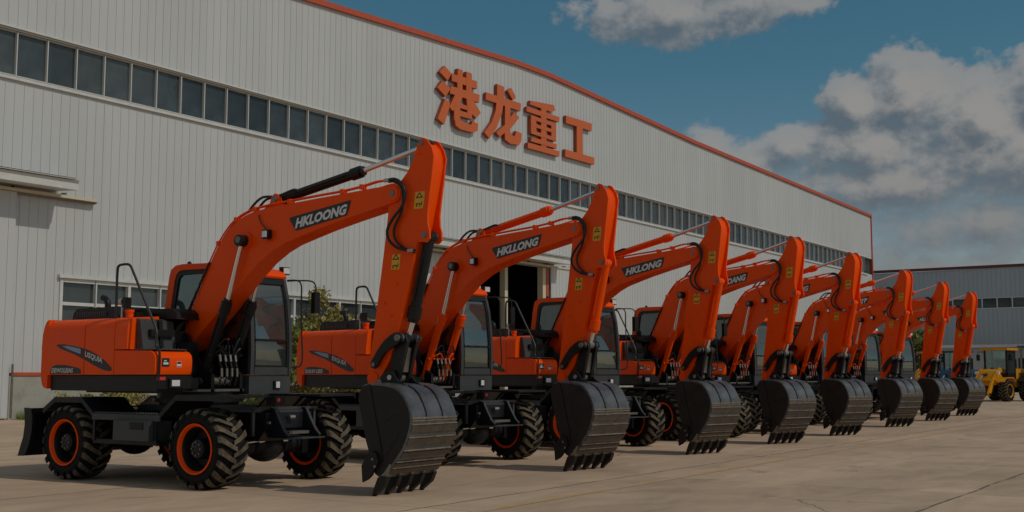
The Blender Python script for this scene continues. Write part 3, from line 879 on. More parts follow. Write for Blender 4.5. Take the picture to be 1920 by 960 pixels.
def build_excavator(cyl_m, first):
    root = empty('wheeled_excavator')
    # ---- undercarriage
    mb = MB()
    mb.prism([(-1.75, .62), (1.75, .62), (1.9, .8), (1.9, 1.02), (-1.95, 1.02), (-1.95, .8)], -.45, .45, 'chassis_paint', .02)
    mb.prism([(-.7, .48), (.6, .48), (.75, .62), (-.85, .62)], -.32, .32, 'black_paint', .02)
    mb.box(-.62, .62, -.62, .62, 1.021, 1.1, 'black_paint', .01)
    mb.build('chassis', root)
    mb = MB()
    mb.cyl((0, 0, 1.1), (0, 0, 1.30), .60, 'black_paint', 40); mb.cyl((0, 0, 1.14), (0, 0, 1.20), .66, 'chassis_paint', 40)
    mb.build('slewing_ring', root)
    for s_ in (1.42, -1.42):
        mb = MB()
        mb.cyl((-.95, s_, .545), (-.3, s_, .545), .10, 'chassis_paint', 16, .13); mb.cyl((.95, s_, .545), (.3, s_, .545), .10, 'chassis_paint', 16, .13)
        mb.ball((0, s_, .545), .27, 'chassis_paint', (1.15, .95, .9), 20)
        mb.cyl((0, s_ - .2, .56), (0, s_ - .55, .62), .09, 'black_paint', 12)
        mb.cyl((-.28, s_ + .15, .62), (.28, s_ + .15, .62), .05, 'chrome', 12); mb.cyl((-.6, s_ + .15, .60), (-.28, s_ + .15, .62), .025, 'chrome', 8)
        for x in (-.72, .72): mb.box(x - .09, x + .09, s_ - .14, s_ + .14, .40, .70, 'black_paint', .02)
        mb.box(-.2, .2, s_ - .2, s_ + .2, .78, .90, 'black_paint', .01)
        mb.build('axle', root)
    for s_ in (1.42, -1.42):
        for sd_ in (-1, 1): wheel(root, (sd_ * 1.05, s_, .548), sd_)
    # ---- mudguards with steps and side lockers
    for sd_ in (-1, 1):
        xo = sd_ * 1.25; xi = sd_ * .50
        a, b = min(xo, xi), max(xo, xi)
        T = .035
        for pth in ([(-2.0, 1.04), (-1.72, 1.21), (-1.08, 1.21), (-.80, 1.0)], [(.64, 1.0), (.98, 1.265), (2.03, 1.265)]):
            mb = MB(); up_ = pth; dn = [(p[0] + (.03 if k == 0 else 0), p[1] - T) for k, p in enumerate(pth)]
            mb.prism(up_ + dn[::-1], a, b, 'chassis_paint')
            # outer lip
            lip = [(p[0], p[1] + .004) for p in pth] + [(p[0], p[1] - .075) for p in pth[::-1]]
            mb.prism(lip, xo - .012, xo + .012, 'chassis_paint')
            mb.build('mudguard', root)
        mb = MB()
        mb.box(a + .01, b, -.80, .64, .955, .995, 'chassis_paint')                       # step
        for k in range(24):                                                               # serrated edge
            s0 = -.78 + k * .058
            mb.prism([(s0, .995), (s0 + .05, .995), (s0 + .025, 1.018)], xo - .012, xo + .012, 'grey_paint')
        mb.box(xo - .014, xo + .014, -.82, .66, .90, .985, 'grey_paint', .004)
        mb.box(xo - .012, xo + .012, -.80, -.75, .60, .90, 'chassis_paint'); mb.box(xo - .012, xo + .012, .55, .60, .60, .90, 'chassis_paint')
        mb.box(a + .005, b, -.80, .60, .56, .62, 'chassis_paint', .005)
        mb.box(xo - sd_ * .12 - .2, xo - sd_ * .12 + .2 if sd_ < 0 else xo - sd_ * .12 + .05, -.25, .52, .622, .90, 'grey_paint', .01) if sd_ < 0 else mb.box(xo - .4, xo - .06, -.6, .5, .622, .90, 'chassis_paint', .01)
        mb.box(a + (.42 if sd_ < 0 else 0), b - (.0 if sd_ < 0 else .42), -.79, .59, .622, .952, 'black_paint')
        if sd_ < 0: mb.box(xo - .09, xo - .078, .12, .40, .78, .88, 'black_paint')
        mb.build('side_step', root)
    # ---- front tow bracket
    mb = MB()
    mb.box(-.62, .62, 1.70, 1.86, 1.055, 1.09, 'grey_paint', .005); mb.box(-.62, -.58, 1.78, 1.82, .7, 1.054, 'grey_paint'); mb.box(.58, .62, 1.78, 1.82, .7, 1.054, 'grey_paint')
    for x in (-.31, .31):
        mb.prism([(1.86, 1.09), (1.93, 1.07), (2.02, .92), (2.12, .77), (2.2, .70), (2.2, .675), (1.6, .675), (1.6, 1.0)], x - .015, x + .015, 'chassis_paint', .004)
        mb.prism([(1.85, 1.095), (1.94, 1.078), (2.03, .925), (2.13, .775), (2.21, .705), (2.205, .70), (2.12, .765), (2.02, .915), (1.93, 1.065), (1.85, 1.085)], x - .022, x + .022, 'grey_paint')
    mb.box(-.38, .38, 1.86, 2.24, .655, .674, 'grey_paint', .004); mb.box(-.29, .29, 1.87, 1.89, .86, 1.05, 'grey_paint')
    mb.box(-.2, .2, 1.95, 2.1, .72, .76, 'pin_metal')
    mb.cyl((-.05, 1.95, .95), (.05, 1.95, .95), .03, 'bright_metal', 8); mb.cyl((-.42, 1.9, .88), (-.42, 1.95, .88), .02, 'bright_metal', 8)
    mb.build('front_bracket', root)
    mb = MB()   # small bracket box beside the mudguard
    mb.box(-.50, -.30, 1.95, 2.12, 1.12, 1.25, 'black_paint', .01); mb.cyl((-.45, 2.12, 1.20), (-.45, 2.14, 1.20), .03, 'red_lens', 8); mb.build('marker_bracket', root)
    # ---- rear dozer blade
    mb = MB()
    arc = [(-2.36, 1.03), (-2.325, .92), (-2.32, .80), (-2.335, .65), (-2.38, .50), (-2.45, .36), (-2.50, .31)]
    outr = [(-2.66, .30), (-2.60, .45), (-2.535, .60), (-2.51, .78), (-2.52, .92), (-2.54, 1.04)]
    mb.prism(arc + outr, -1.22, -1.17, 'chassis_paint', .004); mb.prism(arc + outr, 1.17, 1.22, 'chassis_paint', .004)
    back = [(p[0] - .04, p[1]) for p in outr[::-1]]
    mb.prism([(-2.535, 1.03), (-2.505, .92), (-2.495, .78), (-2.52, .6), (-2.585, .45), (-2.645, .30), (-2.61, .30), (-2.55, .45), (-2.485, .60), (-2.46, .78), (-2.47, .92), (-2.50, 1.03)], -1.17, 1.17, 'chassis_paint')
    for x in (-.45, .45):
        mb.prism([(-2.47, .85), (-2.47, .45), (-1.7, .62), (-1.7, .78)], x - .05, x + .05, 'black_paint', .005)
        mb.cyl((x, -1.9, .95), (x, -2.45, .75), .05, 'black_paint', 10)
    mb.box(-1.165, 1.165, -2.45, -2.35, .93, .99, 'black_paint')
    mb.build('dozer_blade', root)
    # ---- platform
    mb = MB()
    mb.box(-1.19, -.56, -1.93, .50, 1.31, 1.535, 'black_paint', .03, 2)
    mb.box(-.56, .33, -1.93, .30, 1.27, 1.535, 'black_paint', .01); mb.box(.33, 1.2, -1.93, -.2, 1.31, 1.535, 'black_paint', .01)
    mb.box(-.56, .34, .30, .62, 1.30, 1.335, 'pin_metal')
    mb.box(-1.19, -.50, .505, .56, 1.345, 1.50, 'black_paint', .012)
    mb.build('platform', root)
    mb = MB(); mb.box(-1.05, -.78, .561, .60, 1.36, 1.49, 'black_paint', .01); mb.box(-1.02, -.88, .601, .612, 1.385, 1.47, 'lamp_lens', .004); mb.build('work_light', root)
    mb = MB(); mb.box(-1.20, -1.10, .50, .565, 1.47, 1.515, 'red_lens', .008); mb.build('reflector', root)
    # ---- counterweight
    mb = MB()
    pr = [(0, 1.335), (.45, 1.345), (.78, 1.40), (.95, 1.50), (1.0, 1.62), (.97, 1.90), (1.0, 1.95), (.90, 2.14), (.70, 2.27), (.42, 2.345), (.18, 2.37), (0, 2.378)]
    i = mb.mi('orange_paint'); cols = []
    nx_ = 17
    for k in range(nx_):
        t_ = -1 + 2 * k / (nx_ - 1); x = 1.24 * math.sin(t_ * math.pi / 2); dep = .17 + .30 * (1 - abs(x / 1.24) ** 2.6)
        cols.append([mb.bm.verts.new((x, 1.955 + f * dep, z)) for f, z in pr])
    for A_, B_ in zip(cols, cols[1:]):
        for j in range(len(pr)): mb.face([A_[j], A_[(j + 1) % len(pr)], B_[(j + 1) % len(pr)], B_[j]], i)
    mb.face(cols[0], i); mb.face(cols[-1][::-1], i)
    es_ = [e for e in mb.bm.edges if len(e.link_faces) == 2 and e.calc_face_angle(0) > R(60)]
    bmesh.ops.bevel(mb.bm, geom=es_, offset=.03, segments=3, profile=.5, affect='EDGES', clamp_overlap=True)
    mb.build('counterweight', root)
    # ---- hood sides, tank, toolbox
    def panel(s0, s1, z0=1.545, top=2.37, xo=-1.25, name='side_panel'):
        mb = MB()
        zs = [(xo, z0), (xo, top - .16), (xo + .015, top - .10), (xo + .045, top - .04), (xo + .10, top), (xo + .55, top + .03)]
        sg = -1 if xo < 0 else 1
        if xo > 0: zs = [(xo, z0), (xo, top - .16), (xo - .015, top - .10), (xo - .045, top - .04), (xo - .10, top), (xo - .55, top + .03)]
        i = mb.mi('orange_paint')
        A = [mb.bm.verts.new((x, -s0, z)) for x, z in zs] + [mb.bm.verts.new((zs[-1][0], -s0, z0))]
        B = [mb.bm.verts.new((x, -s1, z)) for x, z in zs] + [mb.bm.verts.new((zs[-1][0], -s1, z0))]
        n = len(A)
        fs = [mb.face(A, i), mb.face(B[::-1], i)]
        for k in range(n): fs.append(mb.face([A[(k + 1) % n], A[k], B[k], B[(k + 1) % n]], i))
        mb.bevel(fs, .008, 2, 40)
        return mb
    p1 = panel(-1.942, -1.078).build('side_panel', root)
    p2 = panel(-1.060, -.388).build('side_panel', root)
    mb = panel(-.375, -.10, z0=1.91)
    p3 = mb.build('tank', root)
    for (a, b) in ((-1.945, -1.075), (-1.065, -.385), (-.375, -.2)): panel(a, b, xo=1.25).build('side_panel', root)
    mb = MB(); mb.box(-.68, .68, -1.93, -.45, 1.54, 2.36, 'black_paint')
    mb.box(-.69, -.30, -.44, .0, 1.54, 2.2, 'black_paint'); mb.build('engine_bay', root)
    mb = MB()  # toolbox side with rounded shoulder
    prf = [(-.375, 1.548), (.50, 1.548), (.515, 1.60), (.515, 1.76), (.50, 1.82), (.45, 1.865), (.38, 1.885), (-.375, 1.895)]
    mb.prism(prf, -1.25, -.585, 'orange_paint', .016, 2); 
    tb = mb.build('toolbox', root)
    mb = MB(); mb.box(-1.20, -.62, -.05, .44, 1.897, 1.912, 'grey_paint', .004)
    for k in range(6):
        for j in range(8): mb.cyl((-1.15 + j * .07, .0 + k * .075, 1.912), (-1.15 + j * .07, .0 + k * .075, 1.918), .016, 'pin_metal', 6)
    mb.build('step_plate', tb)
    mb = MB(); mb.box(-1.13, -1.0, .516, .521, 1.66, 1.78, 'decal_black'); mb.box(-1.11, -1.02, .5215, .5225, 1.69, 1.72, 'decal_white'); mb.box(-1.10, -1.05, .5215, .5225, 1.735, 1.75, 'decal_white')
    mb.build('decal', tb); mb = MB(); mb.box(-.865, -.785, .516, .520, 1.65, 1.735, 'decal_white'); mb.box(-.86, -.79, .5203, .5212, 1.70, 1.73, 'decal_black'); mb.box(-.86, -.79, .5203, .5212, 1.655, 1.668, 'red_lens'); mb.build('decal', tb)
    mb = MB()  # dark moulded cover in front of the tank, above the step
    mb.prism([(-.098, 1.915), (.06, 1.915), (-.02, 2.33), (-.098, 2.36)], -1.10, -.50, 'grey_paint', .012, 2)
    mb.prism([(.04, 2.1), (.085, 2.1), (.085, 2.2), (.02, 2.2)], -.98, -.55, 'black_paint', .01)
    mb.prism([(.0, 1.93), (.075, 1.93), (.03, 2.34), (-.05, 2.34)], -.80, -.74, 'black_paint', .01)
    mb.build('step_cover', root)
    # ---- engine cover on top
    mb = MB()
    mb.prism([(-1.93, 2.38), (-1.90, 2.50), (-1.82, 2.555), (-.85, 2.57), (-.80, 2.38)], -.86, .86, 'black_paint', .025, 2)
    mb.prism([(-.78, 2.38), (-.77, 2.53), (.05, 2.52), (.15, 2.46), (.18, 2.36)], -.60, .28, 'black_paint', .02, 2)
    for k in range(16): mb.box(-.875, -.858, -1.80 + k * .045, -1.775 + k * .045, 2.42, 2.50, 'grey_paint')
    mb.box(-.87, -.55, -.77, -.4, 2.39, 2.47, 'black_paint', .01)
    mb.build('engine_cover', root)
    mb = MB(); mb.tube([(-.35, -1.75, 2.5), (-.35, -1.75, 2.66), (-.35, -1.80, 2.73), (-.35, -1.88, 2.76)], .05, 'black_paint', 12); mb.build('exhaust_pipe', root)
    mb = MB(); mb.cyl((-.95, -.45, 2.385), (-.95, -.45, 2.46), .055, 'orange_paint', 14); mb.cyl((-.95, -.45, 2.46), (-.95, -.45, 2.50), .065, 'orange_paint', 14); mb.build('filler_cap', root)
    mb = MB(); mb.tube([(-1.0, -.56, 2.38), (-1.0, -.56, 2.62)], .018, 'bright_metal', 6); mb.box(-1.05, -.95, -.50, -.42, 2.53, 2.68, 'black_paint', .01); mb.cyl((-1.0, -.53, 2.62), (-1.0, -.60, 2.62), .05, 'bright_metal', 10)
    mb.build('work_light', root)
    # ---- handrail
    mb = MB()
    mb.tube([(-1.15, -.50, 2.36), (-1.15, -.505, 2.75), (-1.15, -.50, 3.08), (-1.15, -.47, 3.135), (-1.15, -.42, 3.15), (-1.15, -.28, 3.15), (-1.15, -.21, 3.12), (-1.15, -.15, 3.04), (-1.15, .12, 2.62), (-1.15, .36, 2.25), (-1.16, .42, 2.12), (-1.18, .44, 1.95), (-1.20, .54, 1.88), (-1.20, .545, 1.60), (-1.20, .53, 1.48)], .019, 'hose_rubber', 8, 4)
    mb.build('handrail', root)
    # ---- cab
    cab = MB()
    # near-side orange frame with window opening
    xn, xf = .36, 1.22
    outer = [(-1.27, 2.50), (-1.17, 3.10), (-1.13, 3.22), (-1.02, 3.285), (-.85, 3.30), (.40, 3.28), (.50, 3.24), (.56, 3.10), (.60, 2.9), (.68, 2.3), (.70, 1.9), (.70, 1.56), (-.3, 1.56), (-.35, 2.2), (-.74, 2.25), (-.80, 2.28)]
    inner = [(-1.115, 2.56), (-1.04, 3.04), (-1.0, 3.14), (-.92, 3.195), (-.8, 3.205), (.30, 3.19), (.42, 3.14), (.48, 3.0), (.60, 2.2), (.60, 1.70), (-.2, 1.70), (-.25, 2.32), (-.80, 2.36), (-.86, 2.38)]
    def frame_face(mb, x0, x1, m):
        i = mb.mi(m); n = len(outer)
        O = [[mb.bm.verts.new((x, -a, b)) for a, b in outer] for x in (x0, x1)]
        I = [[mb.bm.verts.new((x, -inner[min(k, len(inner) - 1)][0], inner[min(k, len(inner) - 1)][1])) for k in range(n)] for x in (x0, x1)]
        return O, I, i
    # simple robust version: pillars and bars
    m = 'orange_paint'
    for x0, x1, sgn in ((xn, xn + .05, -1), (xf - .05, xf, 1)):
        rear = [(-1.27, 2.50), (-1.17, 3.10), (-1.13, 3.22), (-1.02, 3.285), (-.85, 3.30), (-.85, 3.205), (-.92, 3.195), (-1.0, 3.14), (-1.04, 3.04), (-1.115, 2.56), (-.86, 2.36), (-.55, 2.32), (-.55, 2.22), (-.76, 2.25)]
        cab.prism(rear, x0, x1, m, .012, 2)
        cab.prism([(-.852, 3.30), (-.2, 3.285), (.36, 3.215), (.36, 3.125), (-.2, 3.195), (-.852, 3.205)], x0, x1, m, .01)
    cab.prism([(-1.02, 3.286), (-1.13, 3.221), (-1.17, 3.10), (-1.14, 3.08), (-1.09, 3.19), (-1.0, 3.245), (-.2, 3.25), (.36, 3.18), (.50, 3.12), (.53, 3.14), (.42, 3.195), (.30, 3.23), (-.2, 3.292), (-.85, 3.303)], xn + .052, xf - .052, m, .006)
    cab.box(xn + .052, xf - .052, -1.26, -1.22, 2.40, 2.56, m)
    rw = MB(); rw.prism([(-1.262, 2.563), (-1.172, 3.10), (-1.166, 3.10), (-1.256, 2.563)], xn + .055, xf - .055, 'cab_glass')
    cab.box(xn + .052, xf - .052, -1.235, -1.2, 1.56, 2.50, m)
    # front orange brow
    cab.prism([(.36, 3.216), (.45, 3.195), (.54, 3.15), (.585, 3.08), (.57, 3.05), (.50, 3.06), (.43, 3.11), (.36, 3.13)], xn, xf, m, .012, 2)
    cabo = cab.build('cab', root)
    rw.build('rear_window', cabo)
    fr = MB()  # grey front frame with curved pillars
    pts_o = [(.725, 1.545), (.735, 1.9), (.715, 2.3), (.66, 2.72), (.565, 3.06)]
    pts_i = [(.665, 1.545), (.675, 1.9), (.655, 2.3), (.60, 2.72), (.505, 3.06)]
    fr.prism(pts_o + pts_i[::-1], xn - .002, xn + .065, 'grey_paint', .006)
    fr.prism(pts_o + pts_i[::-1], xf - .055, xf + .002, 'grey_paint', .006)
    fr.box(xn + .086, xf - .076, .665, .722, 1.546, 1.66, 'grey_paint', .006)
    fr.prism([(.738, 2.055), (.738, 2.09), (.665, 2.09), (.665, 2.055)], xn + .086, xf - .076, 'black_paint')
    # black liner
    lin_o = [(p[0] - .006, p[1]) for p in pts_o]
    fr.prism([(.58, 3.04), (.605, 2.95), (.565, 2.94), (.535, 3.04)], xn + .086, xf - .076, 'black_paint')
    fr.prism(lin_o + pts_i[::-1], xn + .066, xn + .10, 'black_paint'); fr.prism(lin_o + pts_i[::-1], xf - .10, xf - .056, 'black_paint')
    fr.box(xn + .116, xf - .116, .67, .715, 1.661, 1.69, 'black_paint')
    fr.build('front_frame', cabo)
    fr = MB()  # lower body of the cab
    fr.box(xn, xf, -.2, .70, 1.25, 1.54, 'grey_paint', .03, 2)
    fr.prism([(-1.2, 1.545), (.25, 1.545), (.25, 2.05), (-.2, 2.2), (-1.2, 2.2)], xn + .004, xn + .03, 'black_paint')
    fr.prism([(.25, 1.545), (.66, 1.545), (.655, 2.1), (.25, 2.1)], xn + .006, xn + .03, 'black_paint')
    fr.prism([(.22, 2.1), (.65, 2.1), (.50, 3.1), (.40, 3.19), (.33, 3.19), (.33, 2.7), (.22, 2.3)], xn + .008, xn + .03, 'black_paint') if False else None
    fr.prism([(-.55, 2.2), (.1, 2.2), (.1, 2.31), (-.55, 2.31)], xn + .006, xn + .04, 'black_paint')
    fr.prism([(.02, 2.31), (.08, 2.31), (.10, 3.14), (.04, 3.14)], xn + .006, xn + .045, 'black_paint')
    fr.build('cab_base', cabo)
    fr = MB()  # dark rubber surround of the rear side window
    def ring(mb, o, dd, x0, x1, m):
        cx = sum(p[0] for p in o) / len(o); cz = sum(p[1] for p in o) / len(o)
        inn = [(cx + (a - cx) * (1 - dd / max(.01, math.hypot(a - cx, b - cz))), cz + (b - cz) * (1 - dd / max(.01, math.hypot(a - cx, b - cz)))) for a, b in o]
        i = mb.mi(m); n = len(o)
        V = [[mb.bm.verts.new((x, -a, b)) for a, b in pp] for x in (x0, x1) for pp in (o, inn)]
        for k in range(n):
            j = (k + 1) % n
            mb.face([V[0][k], V[0][j], V[1][j], V[1][k]], i); mb.face([V[2][k], V[3][k], V[3][j], V[2][j]], i)
            mb.face([V[0][k], V[2][k], V[2][j], V[0][j]], i); mb.face([V[1][k], V[1][j], V[3][j], V[3][k]], i)
        return inn
    o1 = [(-1.105, 2.56), (-1.035, 3.03), (-1.0, 3.13), (-.92, 3.19), (-.8, 3.20), (.0, 3.165), (.0, 2.36), (-.80, 2.36), (-.86, 2.375)]
    gin = ring(fr, o1, .075, xn + .012, xn + .034, 'black_paint')
    fr.build('window_seal', cabo)
    fr = MB(); ring(fr, o1, .075, xf - .034, xf - .012, 'black_paint')
    fr.build('window_seal', cabo)
    gl = MB(); gl.prism(o1, xn + .036, xn + .041, 'cab_glass'); gl.build('side_window', cabo)
    gl = MB(); gl.prism(o1, xf - .041, xf - .036, 'cab_glass'); gl.build('side_window', cabo)
    gl = MB(); gl.prism([(.09, 2.1), (.65, 2.1), (.60, 2.7), (.50, 3.05), (.40, 3.12), (.11, 3.15)], xn + .02, xn + .025, 'cab_glass'); gl.build('side_window', cabo); gl = MB(); gl.prism([(.09, 1.56), (.66, 1.56), (.65, 2.1), (.60, 2.7), (.50, 3.05), (.40, 3.12), (.11, 3.15)], xf - .03, xf - .025, 'cab_glass'); gl.build('side_window', cabo)
    gl = MB(); gl.prism([(.70, 2.07), (.683, 2.3), (.63, 2.72), (.545, 3.05), (.538, 3.05), (.623, 2.72), (.676, 2.3), (.693, 2.07)], xn + .09, xf - .08, 'cab_glass'); gl.build('windscreen', cabo)
    gl = MB(); gl.prism([(.700, 1.66), (.704, 1.9), (.700, 2.07), (.694, 2.07), (.698, 1.9), (.694, 1.66)], xn + .09, xf - .08, 'cab_glass'); gl.build('lower_windscreen', cabo)
    it = MB()
    it.box(.62, 1.0, -.75, -.25, 1.95, 2.1, 'seat_black', .04, 2); it.prism([(-.78, 2.1), (-.62, 2.1), (-.70, 2.58), (-.84, 2.58)], .66, .98, 'seat_black', .04, 2)
    it.box(.65, .97, -.7, -.3, 1.56, 1.95, 'seat_black'); it.prism([(-.85, 2.60), (-.77, 2.60), (-.79, 2.72), (-.86, 2.72)], .74, .90, 'seat_black', .03)
    it.box(xn + .06, xf - .06, -1.1, .62, 1.545, 1.58, 'seat_black')
    it.build('seat', cabo)
    it = MB(); it.tube([(.80, .42, 1.58), (.80, .36, 1.95), (.80, .22, 2.22)], .04, 'seat_black', 8)
    ringp = [(.80 + .19 * math.cos(t * math.pi / 8), .20 + .10 * math.sin(t * math.pi / 8), 2.25 + .13 * math.sin(t * math.pi / 8)) for t in range(17)]
    it.tube(ringp, .014, 'seat_black', 6, 1); it.box(.66, .94, .16, .24, 2.21, 2.24, 'seat_black')
    it.build('steering_wheel', cabo)
    it = MB(); it.box(.42, .58, -.5, .2, 1.58, 2.08, 'seat_black', .02); it.cyl((.52, .1, 2.08), (.52, .14, 2.3), .015, 'seat_black', 6); it.ball((.52, .14, 2.32), .03, 'seat_black')
    it.box(1.0, 1.14, .35, .40, 2.3, 2.55, 'seat_black', .01); it.build('console', cabo)
    it = MB(); it.box(.86, 1.0, .705, .73, 1.335, 1.45, 'black_paint', .01); it.box(.89, .97, .731, .74, 1.345, 1.44, 'lamp_lens', .006); it.build('work_light', root)
    it = MB(); it.cyl((1.22, .42, 3.17), (1.30, .46, 3.20), .02, 'black_paint', 8); it.box(1.20, 1.36, .44, .52, 3.13, 3.25, 'black_paint', .02, 2); it.box(1.215, 1.345, .521, .53, 3.145, 3.235, 'lamp_lens', .008); it.build('work_light', root)
    it = MB()
    it.tube([(1.22, .60, 3.03), (1.33, .78, 3.0), (1.34, .80, 2.7), (1.33, .82, 2.3), (1.34, .84, 1.75), (1.27, .76, 1.66), (1.22, .70, 1.66)], .013, 'hose_rubber', 6, 4)
    it.build('grab_rail', root)
    it = MB()
    it.tube([(1.22, .60, 3.02), (1.36, .78, 3.03), (1.52, .86, 3.02), (1.58, .88, 2.94), (1.58, .88, 2.80)], .012, 'hose_rubber', 6, 4); it.box(1.52, 1.64, .84, .92, 2.52, 2.85, 'black_paint', .03, 2)
    it.box(1.535, 1.625, .835, .839, 2.53, 2.83, 'chrome')
    it.build('mirror', root)
    it = MB(); it.ball((.45, -.8, 3.315), .035, 'black_paint'); it.ball((.5, -.2, 3.30), .03, 'black_paint'); it.box(.95, 1.05, .3, .36, 3.20, 3.27, 'orange_paint', .01); it.build('roof_fittings', cabo)
    # ---- machinery between the boom foot and the hood
    mb = MB()
    for x in (-.28, .28): mb.prism([(-.75, 1.3), (.62, 1.3), (.62, 1.55), (.35, 1.72), (.05, 2.15), (-.15, 2.2), (-.45, 2.05), (-.75, 1.8)], x - .03, x + .03, 'black_paint', .01)
    mb.box(-.24, .24, -.75, .2, 1.35, 1.70, 'black_paint')
    mb.cyl((-.33, -.15, 2.04), (.33, -.15, 2.04), .07, 'pin_metal', 14)
    mb.cyl((-.35, .38, 1.45), (.35, .38, 1.45), .06, 'pin_metal', 14)
    mb.box(-.50, -.32, -.1, .35, 1.55, 2.02, 'black_paint', .02); mb.box(-.56, -.33, -.4, -.12, 1.6, 2.3, 'black_paint', .03)
    for k in range(5): mb.tube([(-.48 + .03 * k, -.05 - .03 * k, 2.0), (-.42 + .03 * k, -.02, 2.25 + .02 * k), (-.30 + .05 * k, -.05, 2.32 + .02 * k), (-.2 + .05 * k, -.20, 2.15)], .014, 'hose_rubber', 6)
    for k in range(4):
        x = -.16 + k * .10
        mb.tube([(x, .62, 1.38), (x + .02, .66, 1.58), (x - .01, .62, 1.8), (x * .6, .62, 1.98)], .014, 'hose_rubber', 6)
        mb.cyl((x + .02, .655, 1.52), (x + .01, .66, 1.64), .019, 'bright_metal', 8); mb.cyl((x, .645, 1.74), (x - .01, .635, 1.84), .019, 'bright_metal', 8)
    mb.build('boom_foot_bracket', root)
    # ---- boom
    mb = MB()
    B = BOOM
    mb.prism(B, -.175, .175, 'orange_paint', .012, 1)
    # cylinder lug on top of the boom
    for x in (-.11, .11): mb.prism([(1.20, 3.86), (1.42, 3.93), (1.56, 4.02), (1.60, 4.12), (1.66, 4.16), (1.73, 4.13), (1.76, 4.04), (1.86, 3.98), (2.0, 3.94)], x - .025, x + .025, 'orange_paint', .004)
    mb.cyl((-.16, 1.67, 4.08), (.16, 1.67, 4.08), .045, 'pin_metal', 14)
    mb.cyl((-.19, HEADC[0], HEADC[1]), (.19, HEADC[0], HEADC[1]), .10, 'orange_paint', 24); mb.cyl((-.20, HEADC[0], HEADC[1]), (.20, HEADC[0], HEADC[1]), .042, 'pin_metal', 16)
    boom = mb.build('boom', root, ang=28)
    mb = MB()
    mb.cyl((-.34, 1.13, 3.50), (.34, 1.13, 3.50), .05, 'pin_metal', 16); mb.cyl((-.205, 1.14, 3.50), (.205, 1.14, 3.50), .13, 'orange_paint', 24)
    for s_ in (-1, 1): mb.cyl((s_ * .20, 1.13, 3.49), (s_ * .33, 1.13, 3.49), .085, 'black_paint', 20)
    mb.build('boom_pin', boom)
    mb = MB(); mb.box(-.27, -.19, 1.55, 1.67, 3.49, 3.62, 'black_paint', .02, 2); mb.box(-.285, -.271, 1.57, 1.65, 3.51, 3.60, 'lamp_lens', .005); mb.tube([(-.2, 1.58, 3.62), (-.2, 1.45, 3.75), (-.19, 1.40, 3.86)], .008, 'hose_rubber', 6)
    mb.cyl((-.18, 1.61, 3.48), (-.24, 1.61, 3.47), .02, 'orange_paint', 8); mb.build('work_light', boom)
    mb = MB()   # steel pipes along the boom's back with clamps
    off = []
    pth = BOOM[1:15]
    for k, (a, b) in enumerate(pth):
        c_, d_ = pth[min(k + 1, len(pth) - 1)]; e_, f_ = pth[max(k - 1, 0)]
        tx, tz = c_ - e_, d_ - f_; L_ = math.hypot(tx, tz)
        off.append((a - tz / L_ * .045, b + tx / L_ * .045))
    off = [(-.13, 2.30)] + off
    off[-2] = (3.35, 4.11); off[-1] = (3.62, 4.15); off.append((3.80, 4.145))
    for x in (-.165, -.125, .14): mb.tube([(x, a, b) for a, b in off], .0135, 'orange_paint', 6)
    for k in (2, 4, 6, 8, 10, 12, 13):
        a, b = off[min(k, len(off) - 1)]
        mb.box(-.19, -.10, a - .03, a + .03, b - .045, b + .022, 'orange_paint', .006)
    for k in range(7):
        t = k / 6; a = lerp(-.12, .35, t); b = lerp(2.33, 3.1, t)
        mb.tube([(-.19, a - .03, b), (-.2, a + .0, b + .05), (-.19, a + .04, b + .12)], .02, 'hose_rubber', 6)
    mb.build('hydraulic_pipe', boom)
    for pts_, rr_ in (([(-.12, 1.10, 3.92), (-.1, 1.22, 4.05), (-.1, 1.385, 4.13), (-.1, 1.60, 4.12), (-.1, 1.74, 4.13), (-.1, 1.87, 4.16), (-.08, 2.0, 4.19), (-.05, 2.08, 4.15)], .019),
                      ([(-.05, 1.20, 3.93), (-.04, 1.30, 4.04), (-.04, 1.42, 4.11), (-.04, 1.60, 4.12), (-.03, 1.80, 4.15)], .019),
                      ([(-.18, 3.80, 4.145), (-.2, 3.93, 4.15), (-.21, 4.05, 4.10), (-.21, 4.14, 3.97), (-.21, 4.10, 3.78), (-.21, 3.94, 3.62), (-.21, 3.84, 3.46), (-.21, 3.88, 3.32), (-.2, 4.01, 3.22), (-.18, 4.15, 3.185), (-.17, 4.28, 3.17)], .02),
                      ([(-.14, 3.80, 4.13), (-.18, 3.95, 4.11), (-.185, 4.07, 4.0), (-.185, 4.07, 3.72), (-.18, 3.94, 3.50), (-.18, 3.955, 3.34), (-.17, 4.09, 3.215), (-.165, 4.27, 3.15)], .017)):
        mb = MB(); mb.tube(pts_, rr_, 'hose_rubber', 8)
        if rr_ == .02:
            for a, b in ((3.80, 4.145), (4.22, 3.172)): mb.cyl((-.185, a - .04, b), (-.185, a + .05, b), .026, 'bright_metal', 8)
        mb.build('hydraulic_hose', boom)
    # ---- arm
    mb = MB(); mb.prism(ARM, -.13, .13, 'orange_paint', .012, 1)
    for x in (-1, 1):
        mb.prism(EAR, x * .13 - .022 * (x < 0) - 0.0, x * .13 + .022 * (x > 0), 'orange_paint') if False else mb.prism(EAR, *( (-.145, -.115) if x < 0 else (.115, .145)), 'orange_paint', .004)
        # horn plates
        mb.prism([(4.28, 4.56), (4.33, 4.655), (4.38, 4.67), (4.44, 4.645), (4.53, 4.52), (4.565, 4.40), (4.552, 4.31), (4.50, 4.30), (4.44, 4.42), (4.36, 4.46), (4.27, 4.46)], *((-.146, -.118) if x < 0 else (.118, .146)), 'orange_paint', .004)
